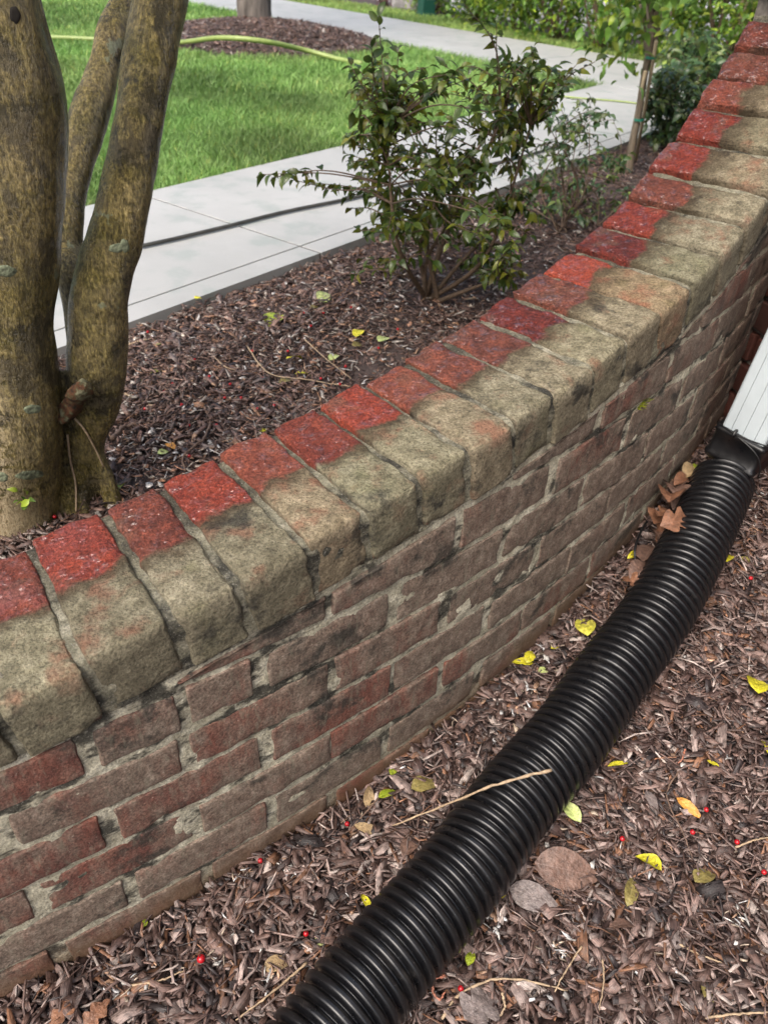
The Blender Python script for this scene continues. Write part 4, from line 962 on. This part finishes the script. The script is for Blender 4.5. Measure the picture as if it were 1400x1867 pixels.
V, F, Cc = leaf_cloud(p_, d_, .055, .028, 78, n=4); f = cobj('crown', V, F, MAT['bright'], mtree, cols=Cc); tag(f, kind='stuff')
# staked young tree
YS = 3.76; sb2 = at_z(1147, 315, BED)
MAT['bamboo'] = simple('bamboo_stake', (.36, .29, .19), .6, 40, .3, .3, .001, .5, (1, 1, .2)); MAT['tie'] = simple('green_tie', (.02, .20, .13), .5, 40, .2)
yt = empty('young_tree', tuple(sb2), 'slender young tree with forked top tied to stakes in the bed', 'tree')
ytr = [(1146, 316), (1152, 265), (1162, 215), (1172, 150), (1181, 100), (1190, 45), (1200, -20), (1208, -90)]
P = spline(np.array([at_y(x, y, YS + .004 * k) for k, (x, y) in enumerate(ytr)]), 40); parts_ = [tube(P, np.linspace(.017, .012, 40), 12)]; cl = []
r = np.random.default_rng(31)
for k in range(9):
    st_ = P[18 + 2 * k]; tp = at_y(1150 + r.uniform(-40, 130), r.uniform(-160, 30), YS + r.normal(0, .2)); q = spline(np.array([st_, .5 * (st_ + tp) + [0, 0, .05], tp]), 12); parts_.append(tube(q, np.linspace(.011, .003, 12), 7)); cl += [tp, q[8]]
for (x, y) in ((1125, 40), (1110, 15), (1140, 70), (1160, 30), (1100, 60), (1135, 100), (1150, 10)): cl.append(at_y(x, y, YS + r.normal(0, .1)))
V, F = join(parts_); cobj('trunk', V, F, MAT['stem'], yt)
cl = np.array(cl); n = 420; p_ = cl[r.integers(len(cl), size=n)] + r.normal(0, .06, (n, 3)); d_ = r.normal(0, 1, (n, 3)) + [0, 0, -.3]; d_ /= np.linalg.norm(d_, axis=1, keepdims=True)
V, F, Cc = leaf_cloud(p_, d_, .06, .03, 32, n=5); f = cobj('crown', V, F, MAT['bright'], yt, cols=Cc); tag(f, kind='stuff')
for k, ((xa, ya), (xb, yb)) in enumerate((((1158, 296), (1196, 75)), ((1140, 300), (1176, 130)))):
    A_, B_ = at_z(xa, ya, BED), at_y(xb, yb, YS - .035); V, F = tube(np.array([A_ - [0, 0, .03], A_ * .5 + B_ * .5, B_]), .0075, 9); o_ = cobj('stake', V, F, MAT['bamboo']); tag(o_, ['taller thin bamboo stake tied to the young tree', 'shorter thin bamboo stake tied to the young tree'][k], 'stake', 'stakes at the young tree')
for (x, y) in ((1161, 218), (1183, 105)):
    c_ = at_y(x + 3, y, YS); V, F = tube(np.array([c_ - [0, 0, .005], c_, c_ + [0, 0, .005]]), [.021, .022, .021], 16, cap=False); o_ = cobj('tie', V, F, MAT['tie'], yt)

# ------------------------------------------------------------------ hoses
MAT['lime'] = simple('lime_hose', (.24, .31, .09), .4, 30, .15); MAT['darkhose'] = simple('dark_hose', (.045, .045, .04), .6, 30, .3)
pts = [at_z(x, y, z_) for x, y, z_ in ((-200, 60, BED + .05), (90, 68, BED + .05), (180, 72, BED + .05), (260, 76, BED + .05), (330, 77, BED + .07), (400, 69, BED + .16), (480, 75, BED + .16), (555, 91, BED + .09), (618, 108, BED + .05), (660, 116, BED + .05))]
V, F = tube(spline(np.array(pts), 170), .017, 10); tag(cobj('garden_hose', V, F, MAT['lime']), 'lime green garden hose lying over the lawn and mulch ring', 'hose')
pts = [at_z(x, y, BED + .038) for x, y in ((860, 152), (920, 164), (980, 171), (1060, 179), (1150, 187), (1260, 206))]
V, F = tube(spline(np.array(pts), 60), .005, 8); tag(cobj('garden_hose', V, F, MAT['lime']), 'thin pale green hose crossing concrete behind the staked tree', 'hose')
pts = [at_z(x, y, BED + .039) for x, y in ((100, 478), (265, 447), (400, 416), (520, 386), (660, 357), (800, 322), (945, 287), (1030, 263))]
V, F = tube(spline(np.array(pts), 120), .0065, 8); tag(cobj('soaker_hose', V, F, MAT['darkhose']), 'thin dark hose lying along the concrete walkway', 'hose')

# ================================================================== FALLEN LEAVES, BERRIES, TWIGS
MAT['l_yellow'] = m_fallen('yellow_leaf', (.50, .46, .02), (.62, .55, .05), (.16, .10, .02), .22)
MAT['l_brownspot'] = m_fallen('spotted_leaf', (.52, .50, .06), (.60, .55, .10), (.07, .035, .02), .3, 25)
MAT['l_green'] = m_fallen('green_leaf', (.22, .30, .02), (.36, .40, .04), (.08, .10, .01), .22)
MAT['l_pale'] = m_fallen('pale_leaf', (.38, .46, .14), (.48, .52, .24), (.2, .2, .06), .4)
MAT['l_orange'] = m_fallen('orange_leaf', (.50, .21, .03), (.55, .28, .06), (.18, .06, .02), .45)
MAT['l_brown'] = m_fallen('brown_leaf', (.12, .068, .05), (.185, .115, .088), (.085, .05, .04), .45)
MAT['l_grey'] = m_fallen('grey_leaf', (.15, .12, .11), (.22, .185, .175), (.11, .085, .08), .4)
MAT['l_tan'] = m_fallen('tan_leaf', (.33, .23, .12), (.42, .31, .18), (.14, .08, .04), .4)
MAT['l_rust'] = m_fallen('rust_leaf', (.17, .075, .04), (.26, .13, .075), (.13, .06, .04), .5)
MAT['l_olive'] = m_fallen('olive_leaf', (.19, .16, .05), (.27, .22, .08), (.09, .06, .02), .3)
def dir_on_ground(px, py, ang, z, fn=at_z):
    a = math.radians(ang); p0 = at_z(px, py, z); p1 = at_z(px + 6 * math.cos(a), py - 6 * math.sin(a), z); d = p1 - p0; return d / np.linalg.norm(d)
lk = 0
def fallen(px, py, Lp, ratio, ang, mat, label, lift=.013, curl=.45, fold=.2, lobes=0, group=None, back=False, tilt=.12, n=9, cat='leaf', roll=None):
    global lk; lk += 1
    p_ = at_z(px, py, BED) if back else at_ground(px, py); z = p_[2]
    d = dir_on_ground(px, py, ang, z); p_ = at_z(px, py, z + lift)
    # length in metres of that many pixels along that direction
    e = 1e-3; sc = np.linalg.norm(proj(p_ + d * e) - proj(p_)) / e; L = Lp / sc
    # width likewise across
    v, f = leaf_mesh(L, L * ratio, curl, fold, lk, lobes, max(n, 19) if lobes else n)
    r = np.random.default_rng(lk + 900); R = rotm(d + [0, 0, r.normal(0, tilt)], r.normal(0, .25) if roll is None else roll)
    v = v - [L * .5, 0, 0]; v[:, 2] += .035 * L * fbm(v, 3.5 / L, 2, lk) + .012 * L * fbm(v, 11 / L, 1, lk)
    zmin = (v @ R.T)[:, 2].min(); p_ = p_ - [0, 0, min(0, zmin + lift * .6)]
    me_ = mesh('fallen_leaf', v, f); o_ = obj('fallen_leaf', me_, MAT[mat], None)
    m4 = np.eye(4); m4[:3, :3] = R; m4[:3, 3] = p_; o_.matrix_world = Matrix(m4.tolist()); tag(o_, label, cat, group); return o_
G = 'fallen yellow leaves on the mulch'
fallen(1065, 1141, 46, .62, 100, 'l_brownspot', 'yellow leaf with a dark brown blotch between wall and pipe', .015)
fallen(952, 1207, 40, .5, 170, 'l_yellow', 'glossy yellow leaf lying near the wall foot beside pale flakes', .015)
fallen(966, 1196, 26, .6, 60, 'l_yellow', 'small yellow leaf overlapping another near the wall foot', .022)
fallen(992, 1222, 24, .6, 20, 'l_pale', 'small pale green leaf near the wall foot', .014)
fallen(1375, 1248, 48, .62, 95, 'l_yellow', 'bright yellow oval leaf alone on open mulch across the pipe', .016)
fallen(1183, 1571, 54, .68, 150, 'l_yellow', 'glossy bright yellow leaf upright near the big brown leaf', .02, .5, .5)
fallen(1040, 1478, 56, .5, 130, 'l_pale', 'pale green folded leaf leaning on the pipe side', .03, .4, .6)
fallen(1128, 1392, 42, .22, 10, 'l_yellow', 'narrow yellow leaf scrap by the middle of the pipe', .014)
fallen(1294, 1390, 40, .3, 145, 'l_yellow', 'narrow curled yellow leaf above the orange leaf', .016, .5)
fallen(1285, 1597, 42, .8, 30, 'l_olive', 'round dark olive-green leaf near the glossy yellow leaf', .014)
fallen(708, 1447, 38, .6, 20, 'l_green', 'green-yellow oval leaf near the bottom wall course', .016)
fallen(672, 1450, 40, .55, 75, 'l_tan', 'yellowish tan leaf leaning near the bottom wall course', .016)
fallen(667, 1643, 46, .3, 115, 'l_yellow', 'narrow yellow leaf standing beside the pipe', .02, .3, .5)
fallen(583, 1718, 28, .8, 20, 'l_pale', 'small light green leaf scrap beside the pipe near a berry', .014)
fallen(858, 1745, 34, .55, 70, 'l_green', 'small yellow-green leaf at the pipe edge by the pink curl', .016)
fallen(915, 1632, 22, .6, 30, 'l_yellow', 'tiny yellow leaf under the grey leaf by the pipe', .012)
fallen(1160, 1008, 36, .3, 25, 'l_yellow', 'narrow yellow leaf at the wall foot beside the thin black cable', .014)
fallen(1327, 1016, 26, .5, 40, 'l_yellow', 'small yellow-green leaf beside the upper pipe across from the leaf heap', .016)
fallen(1362, 1022, 36, .5, -20, 'l_olive', 'brownish olive leaf beside the upper pipe across from the leaf heap', .014)
fallen(1397, 1362, 34, .5, 110, 'l_yellow', 'yellow leaf on open mulch far across the pipe from the wall', .016)
fallen(265, 1682, 18, .7, 60, 'l_green', 'tiny yellow-green leaf at the foot of the wall', .014)
fallen(1012, 1180, 18, .6, 20, 'l_yellow', 'tiny yellow leaf chip near the wall foot', .014)
fallen(717, 1405, 22, .6, 60, 'l_green', 'small dark green leaf touching the bottom wall course', .014)
fallen(1257, 1473, 62, .36, -38, 'l_orange', 'orange-brown narrow leaf beside a red berry', .016, .35)
fallen(1035, 1588, 128, .60, -10, 'l_brown', 'large brown oval leaf lying beside the pipe', .018, .25, .08, n=13)
fallen(975, 1638, 104, .55, -25, 'l_grey', 'large grey-brown leaf with a torn edge beside the pipe', .015, .2, .1, n=11)
fallen(775, 1430, 52, .7, 15, 'l_olive', 'rounded olive-brown leaf between wall and pipe', .016)
fallen(676, 1517, 64, .36, -15, 'l_tan', 'tan narrow leaf between wall and pipe', .016)
fallen(1150, 1622, 62, .4, 75, 'l_olive', 'olive-brown curled leaf next to the bright yellow leaf', .015, .5)
fallen(750, 1540, 58, .55, 60, 'l_brown', 'wet dark brown leaf against the pipe', .014)
fallen(508, 1757, 60, .6, 20, 'l_tan', 'tan wet leaf near the red berry by the pipe end', .013)
fallen(120, 1842, 72, .5, 45, 'l_rust', 'pinkish-brown lobed leaf below the wall', .02, .3, .2, 2, n=13)
fallen(178, 1846, 70, .55, 50, 'l_rust', 'pinkish-brown lobed leaf with raised tip below the wall', .022, .3, .25, 2, n=13)
fallen(878, 1832, 84, .75, 40, 'l_grey', 'grey lobed leaf at the curved twig', .018, .2, .1, 2, n=15)
fallen(1188, 1462, 46, .5, -60, 'l_grey', 'grey-brown pointed leaf left of the orange leaf', .014)
fallen(1222, 945, 62, .7, 20, 'l_rust', 'curled rust-brown lobed leaf wedged between wall and pipe', .05, .6, .5, 2, n=13)
fallen(1236, 950, 66, .5, 12, 'l_rust', 'rust-brown lobed leaf leaning on the pipe flank', .085, .6, .4, 2, n=19)
fallen(1240, 905, 60, .5, 70, 'l_brown', 'curled brown leaf heaped between wall and pipe', .03, .6, .5)
fallen(1262, 868, 52, .45, 40, 'l_tan', 'pale tan curled leaf tucked beside the pipe top', .03, .6, .6)
fallen(1270, 850, 30, .3, 70, 'l_green', 'yellow-green leaf sliver beside the pipe top', .03)
for k_, (px_, py_, L__, an_, m_) in enumerate(((1205, 1000, 58, 110, 'l_brown'), (1196, 975, 50, 40, 'l_rust'), (1215, 925, 56, 75, 'l_rust'), (1236, 930, 44, 150, 'l_brown'), (1250, 880, 50, 20, 'l_rust'), (1228, 895, 44, 100, 'l_brown'), (1172, 1040, 56, 50, 'l_brown'), (1150, 1060, 48, 140, 'l_rust'), (1225, 960, 40, -40, 'l_tan'))):
    fallen(px_, py_, L__, .5, an_, m_, 'crumpled dry brown leaf in the heap between wall and pipe', .03 + .004 * k_, .9, .7, 2 if k_ % 2 else 0, 'dry leaves heaped between wall and pipe', tilt=.5)
fallen(1185, 1010, 60, .5, 60, 'l_brown', 'brown leaf in the gap between wall and pipe', .02, .5, .4)
fallen(1160, 1085, 54, .5, -30, 'l_grey', 'pale grey leaf below the thin black cable', .014)
fallen(1240, 1710, 60, .35, 50, 'l_grey', 'long grey bark-like leaf right of the twig', .014)
fallen(985, 1510, 34, .4, 100, 'l_tan', 'small tan leaf touching the pipe', .015)
fallen(1140, 1690, 70, .3, 10, 'l_brown', 'long brown leaf lying on the mulch below the grey leaf', .014)
fallen(1290, 1820, 52, .5, -60, 'l_olive', 'dark olive shiny leaf near the lower twigs', .014)
# behind the wall
for (px, py, Lp, ra, an_, m_, lab) in ((537, 652, 30, .6, 20, 'l_yellow', 'bright yellow leaf in the bed behind the wall'), (553, 681, 30, .55, 5, 'l_yellow', 'yellow leaf with brown tip in the bed behind the wall'), (500, 580, 30, .8, 40, 'l_green', 'green leaf lying near the walkway edge in the bed'),
        (312, 633, 44, .35, 5, 'l_grey', 'pale grey torn leaf near the walkway edge'), (362, 543, 16, .7, 10, 'l_yellow', 'small yellow leaf on the concrete walkway'), (293, 628, 24, .5, 15, 'l_olive', 'olive leaf beside the pale grey torn leaf'),
        (285, 677, 24, .5, 10, 'l_green', 'small green leaf right of the mossy trunk'), (265, 695, 22, .6, 10, 'l_olive', 'small olive leaf right of the mossy trunk'), (218, 887, 40, .3, 55, 'l_green', 'curled lime green leaf at the tree foot'),
        (610, 650, 22, .6, 30, 'l_pale', 'pale green leaf beside thin twigs in the bed'), (655, 605, 20, .6, 50, 'l_yellow', 'small yellow leaf left of the glossy shrub'), (652, 628, 22, .5, 20, 'l_olive', 'small olive leaf left of the glossy shrub'),
        (298, 824, 22, .6, 20, 'l_pale', 'pale green leaf scrap near the wall behind the cap'), (520, 694, 24, .6, 10, 'l_olive', 'brownish leaf near the wall cap in the bed'), (482, 785, 20, .6, 20, 'l_yellow', 'small yellow leaf right behind the wall cap'),
        (700, 617, 22, .7, 30, 'l_pale', 'pale leaf near the shrub stem'), (310, 812, 26, .4, 150, 'l_orange', 'small orange leaf in the dark mulch by the tree'), (860, 545, 26, .35, 10, 'l_tan', 'pale tan wood-like leaf right of the shrub stem'),
        (575, 560, 20, .6, 20, 'l_olive', 'olive leaf in mulch near the slab joint'), (590, 540, 20, .7, 50, 'l_pale', 'tiny pale green leaf near the slab joint')):
    onw = 'concrete' in lab
    fallen(px, py, Lp, ra, an_, m_, lab, .034 if onw else .016, back=True)
# white lichen flakes and small pale debris: uncountable
r = np.random.default_rng(88); cl = [(225, 1810), (270, 1800), (415, 1690), (820, 1315), (945, 1300), (960, 1270), (1370, 985), (990, 1205), (720, 1375), (860, 1290), (930, 1400), (490, 1790), (590, 1480), (1340, 1690), (1380, 930), (520, 1600), (440, 1600), (640, 1500), (1230, 1760), (1010, 1745), (400, 1760), (900, 1700)]
Ps = []
for (x, y) in cl:
    for k in range(r.integers(4, 14)): q_ = at_ground(x + r.normal(0, 16), y + r.normal(0, 12)); Ps.append(q_)
for k in range(260): q_ = at_ground(r.uniform(0, 1400), r.uniform(900, 1867)); Ps.append(q_)
Ps = np.array(Ps); Ps = Ps[rho_of(Ps[:, 0], Ps[:, 1]) > .01]
v, f, c, tc_ = chips(Ps[:, :2], Ps[:, 2] + .018, None, 89, L=(.005, .013), Wd=(.002, .005), pal=[(.5, .48, .45), (.42, .34, .26), (.55, .55, .55), (.38, .24, .16)])
tag(obj('pale_flakes', mesh('pale_flakes', v, f, False, c, tc_), MAT['chips']), 'scattered pale lichen and wood flakes on the mulch', 'debris', kind='stuff')
# seeds and husks behind the wall
Ps = np.array([at_z(r.uniform(200, 1000), r.uniform(430, 900), BED) for k in range(2400)]); ok = (rho_of(Ps[:, 0], Ps[:, 1]) < -.21) & (((Ps[:, :2] - W0) @ WN) < -.02); Ps = Ps[ok]
v, f, c, tc_ = chips(Ps[:, :2], Ps[:, 2] + .017, None, 90, L=(.008, .02), Wd=(.003, .008), pal=[(.42, .36, .30), (.35, .22, .14), (.5, .48, .46), (.30, .16, .10)])
tag(obj('pale_husks', mesh('pale_husks', v, f, False, c, tc_), MAT['chips']), 'scattered pale husks and flakes in the bed behind the wall', 'debris', kind='stuff')
# berries
MAT['berry'] = simple('red_berry', (.36, .008, .014), .25, 60, .2, .1, .0005)
MAT['calyx'] = simple('berry_tip', (.03, .015, .01), .6, 60, .2)
def sphere(R, nu=12, nv=8):
    V = []; 
    for i_ in range(nv + 1):
        t_ = math.pi * i_ / nv
        for k in range(nu): V.append([R * math.sin(t_) * math.cos(2 * math.pi * k / nu), R * math.sin(t_) * math.sin(2 * math.pi * k / nu), R * math.cos(t_) * .94])
    F = [(i_ * nu + k, (i_ + 1) * nu + k, (i_ + 1) * nu + (k + 1) % nu, i_ * nu + (k + 1) % nu) for i_ in range(nv) for k in range(nu)]
    return np.array(V), F
v, f = sphere(.0042); bme = mesh('berry', v, f); bme.materials.append(MAT['berry'])
v2, f2 = tube(np.array([[0, 0, .0034], [0, 0, .0044], [.0003, 0, .0052]]), [.0009, .0008, .0004], 6); cme = mesh('berry_tip', v2, f2); cme.materials.append(MAT['calyx'])
def berry(p_, label, group, sc=1.0):
    o_ = bpy.data.objects.new('red_berry', bme); COL.objects.link(o_); o_.location = tuple(p_); o_.scale = (sc,) * 3; rr_ = np.random.default_rng(int(abs(p_[0] * 1e4))); o_.rotation_euler = tuple(rr_.uniform(-1, 1, 3)); tag(o_, label, 'berry', group)
    c2 = bpy.data.objects.new('berry_tip', cme); COL.objects.link(c2); c2.parent = o_
for (x, y) in ((367, 1748), (475, 1569), (633, 1502), (558, 1702), (1287, 1476), (1262, 1517), (1134, 1529), (1343, 1535), (840, 1802), (1368, 1054), (697, 1632), (1392, 1590)):
    q_ = at_ground(x, y); q_ = at_z(x, y, q_[2] + .020); berry(q_, 'small shiny red berry on the mulch near the pipe', 'red berries on the mulch near the pipe', .85 if (x, y) != (367, 1748) else 1.25)
r = np.random.default_rng(91); done = []
for (x, y) in ((345, 831), (290, 905), (227, 745), (332, 738), (300, 714), (382, 686), (315, 700), (268, 655), (355, 656), (270, 605), (420, 700), (470, 745), (550, 740), (500, 739), (555, 570), (567, 594), (630, 668), (690, 634), (620, 700), (440, 725), (525, 640), (480, 690), (410, 725), (590, 570), (265, 745), (395, 775), (585, 690), (725, 600), (640, 560), (460, 640), (100, 942), (345, 775)):
    q_ = at_z(x, y, BED + .021)
    if rho_of(q_[0], q_[1]) < -.21: berry(q_, 'small red berry in the dark mulch behind the wall', 'red berries behind the wall', .85)
# twigs
MAT['t_pale'] = simple('pale_twig', (.34, .25, .16), .7, 160, .35, .4, .001); MAT['t_dark'] = simple('dark_twig', (.14, .09, .065), .7, 160, .35, .4, .001); MAT['t_pink'] = simple('pink_curl', (.42, .17, .11), .5, 100, .3)
def twig(pts, rad, mat, label, back=False, n=24, seed=0):
    P = []
    for (x, y, l_) in pts:
        q_ = at_z(x, y, BED) if back else at_ground(x, y); P.append(at_z(x, y, q_[2] + l_))
    P = spline(np.array(P), n); r = np.random.default_rng(seed + len(label)); P[1:-1] += r.normal(0, rad * .25, (n - 2, 3)); Rr_ = np.linspace(rad, rad * .55, n) * (1 + .25 * np.sin(np.arange(n) * 1.9 + seed)); V, F = tube(P, Rr_, 7)
    tag(cobj('twig', V, F, MAT[mat], None), label, 'twig')
twig([(1005, 1404, .135), (940, 1420, .132), (880, 1440, .118), (800, 1472, .06), (715, 1505, .02)], .0021, 't_pale', 'straight pale twig resting across the corrugated pipe')
twig([(805, 1858, .016), (835, 1815, .018), (885, 1790, .02), (940, 1785, .02), (1000, 1797, .018), (1034, 1806, .016)], .0017, 't_pale', 'long curved tan twig arching over the grey lobed leaf')
twig([(1228, 1717, .018), (1270, 1738, .02), (1315, 1755, .017)], .0016, 't_pale', 'straight pale twig below the long grey leaf')
twig([(1240, 1400, .018), (1215, 1450, .02), (1245, 1520, .02), (1262, 1565, .016)], .0012, 't_dark', 'thin dark twig passing left of the orange leaf')
twig([(1060, 1725, .018), (1028, 1775, .019), (1008, 1815, .016)], .0012, 't_pale', 'thin tan twig crossing the curved twig')
twig([(1098, 1750, .018), (1100, 1790, .019), (1090, 1850, .016)], .0012, 't_pale', 'thin upright-lying tan twig right of the curved twig')
twig([(690, 1455, .02), (640, 1510, .02), (580, 1565, .016)], .0014, 't_dark', 'reddish thin twig between tan leaf and wall')
twig([(240, 1797, .016), (290, 1788, .02), (340, 1768, .016)], .0016, 't_pale', 'tan twig left of the red berry below the wall')
twig([(560, 1755, .018), (520, 1790, .02), (470, 1830, .02), (430, 1860, .016)], .0016, 't_pale', 'tan twig near the lower end of the pipe')
twig([(1340, 1545, .018), (1380, 1530, .02), (1420, 1525, .018)], .0014, 't_pale', 'tan twig touching a red berry on open mulch')
twig([(1270, 1858, .018), (1330, 1850, .02), (1400, 1845, .018)], .0018, 't_pale', 'pale twig lying on open mulch away from the pipe')
twig([(810, 1778, .018), (794, 1785, .022), (788, 1805, .02), (800, 1822, .018), (812, 1808, .016)], .0019, 't_pink', 'pinkish-orange hooked curl beside the pipe')
twig([(915, 1810, .018), (920, 1835, .02), (908, 1857, .016)], .0016, 't_pale', 'short hooked tan stem right of the grey lobed leaf')
twig([(845, 1716, .018), (828, 1725, .02), (818, 1755, .016)], .0022, 't_pale', 'pale curled stem touching the pipe')
twig([(1248, 1366, .018), (1244, 1382, .02), (1236, 1392, .016)], .0014, 't_pink', 'small pink curl above the narrow yellow leaf')
twig([(525, 1500, .016), (545, 1470, .02), (570, 1440, .018)], .0012, 't_pale', 'thin pale stem at the wall foot') if False else None
twig([(372, 740, .02), (384, 770, .02), (370, 800, .03), (335, 830, .03), (338, 858, .02)], .003, 't_dark', 'bent grey twig standing behind the wall cap', True)
twig([(420, 850 - 40, .02), (438, 800 - 15, .02), (446, 803, .016)], .0015, 't_pale', 'short pale twig behind the wall cap', True) if False else None
twig([(228, 718, .02), (255, 728, .02), (284, 742, .018)], .0028, 't_pale', 'short pale stick right of the mossy trunk', True)
twig([(450, 630, .02), (490, 680, .022), (560, 692, .022), (640, 705, .018)], .002, 't_pale', 'long pale twig in the bed behind the wall', True)
twig([(555, 618, .02), (590, 650, .022), (640, 690, .018)], .0017, 't_pale', 'thin twig crossing the bed towards the wall', True)
twig([(390, 650, .02), (410, 668, .022), (430, 675, .018)], .0016, 't_pale', 'short curved twig in the middle of the bed', True)
twig([(235, 628, .02), (262, 620, .02), (285, 618, .016)], .0025, 't_pale', 'pale stick along the walkway edge by the tree', True)
twig([(205, 800, .05), (225, 780, .03), (250, 772, .02), (275, 770, .016)], .005, 't_dark', 'thick grey root-like stick at the tree foot', True)
# dry vine stems hanging on the trunk foot
for k, (rows, lab) in enumerate(((((122, 790, 0), (132, 840, 0), (138, 880, 0), (139, 932, 0)), 'dry stem hanging down the left root of the mossy tree'), (((136, 757, 0), (155, 780, 0), (172, 815, 0), (188, 850, 0)), 'dry stem slanting across the tree foot'))):
    P = []
    for (x, y, _) in rows:
        hp, hn_ = hit_bark(x, y)
        P.append(hp + hn_ * .004 if hp is not None else at_y(x, y, YR - .08))
    V, F = tube(spline(np.array(P), 20), np.linspace(.0022, .0015, 20), 7); tag(cobj('dry_stem', V, F, MAT['t_pale']), lab, 'stem')
# thin black cable from the wall foot into the mulch
P = [at_ground(1182, 950) + [0, 0, .01], at_z(1168, 968, at_ground(1168, 968)[2] + .03), at_z(1157, 1000, at_ground(1157, 1000)[2] + .04), at_z(1157, 1025, at_ground(1157, 1025)[2] + .03), at_z(1150, 1050, at_ground(1150, 1050)[2] + .02), at_ground(1140, 1075)]
V, F = tube(spline(np.array(P), 30), .0022, 8); tag(cobj('black_cable', V, F, MAT['wire']), 'thin black cable emerging at the wall foot', 'cable')
# seedling at the tree foot
sp_ = hit_bark(48, 900)[0]; sp_ = sp_ if sp_ is not None else at_y(48, 900, 1.0); r = np.random.default_rng(4); pts_ = [sp_ + r.normal(0, .008, 3) + [0, -.01, 0] for _ in range(9)]; d_ = [np.array([r.normal(), -.6, r.normal()]) for _ in range(9)]
V, F, Cc = leaf_cloud(np.array(pts_), [q / np.linalg.norm(q) for q in d_], .018, .010, 5); tag(cobj('seedling', V, F, MAT['bright'], cols=Cc * .8), 'tiny green seedling sprouting at the big trunk foot', 'seedling')
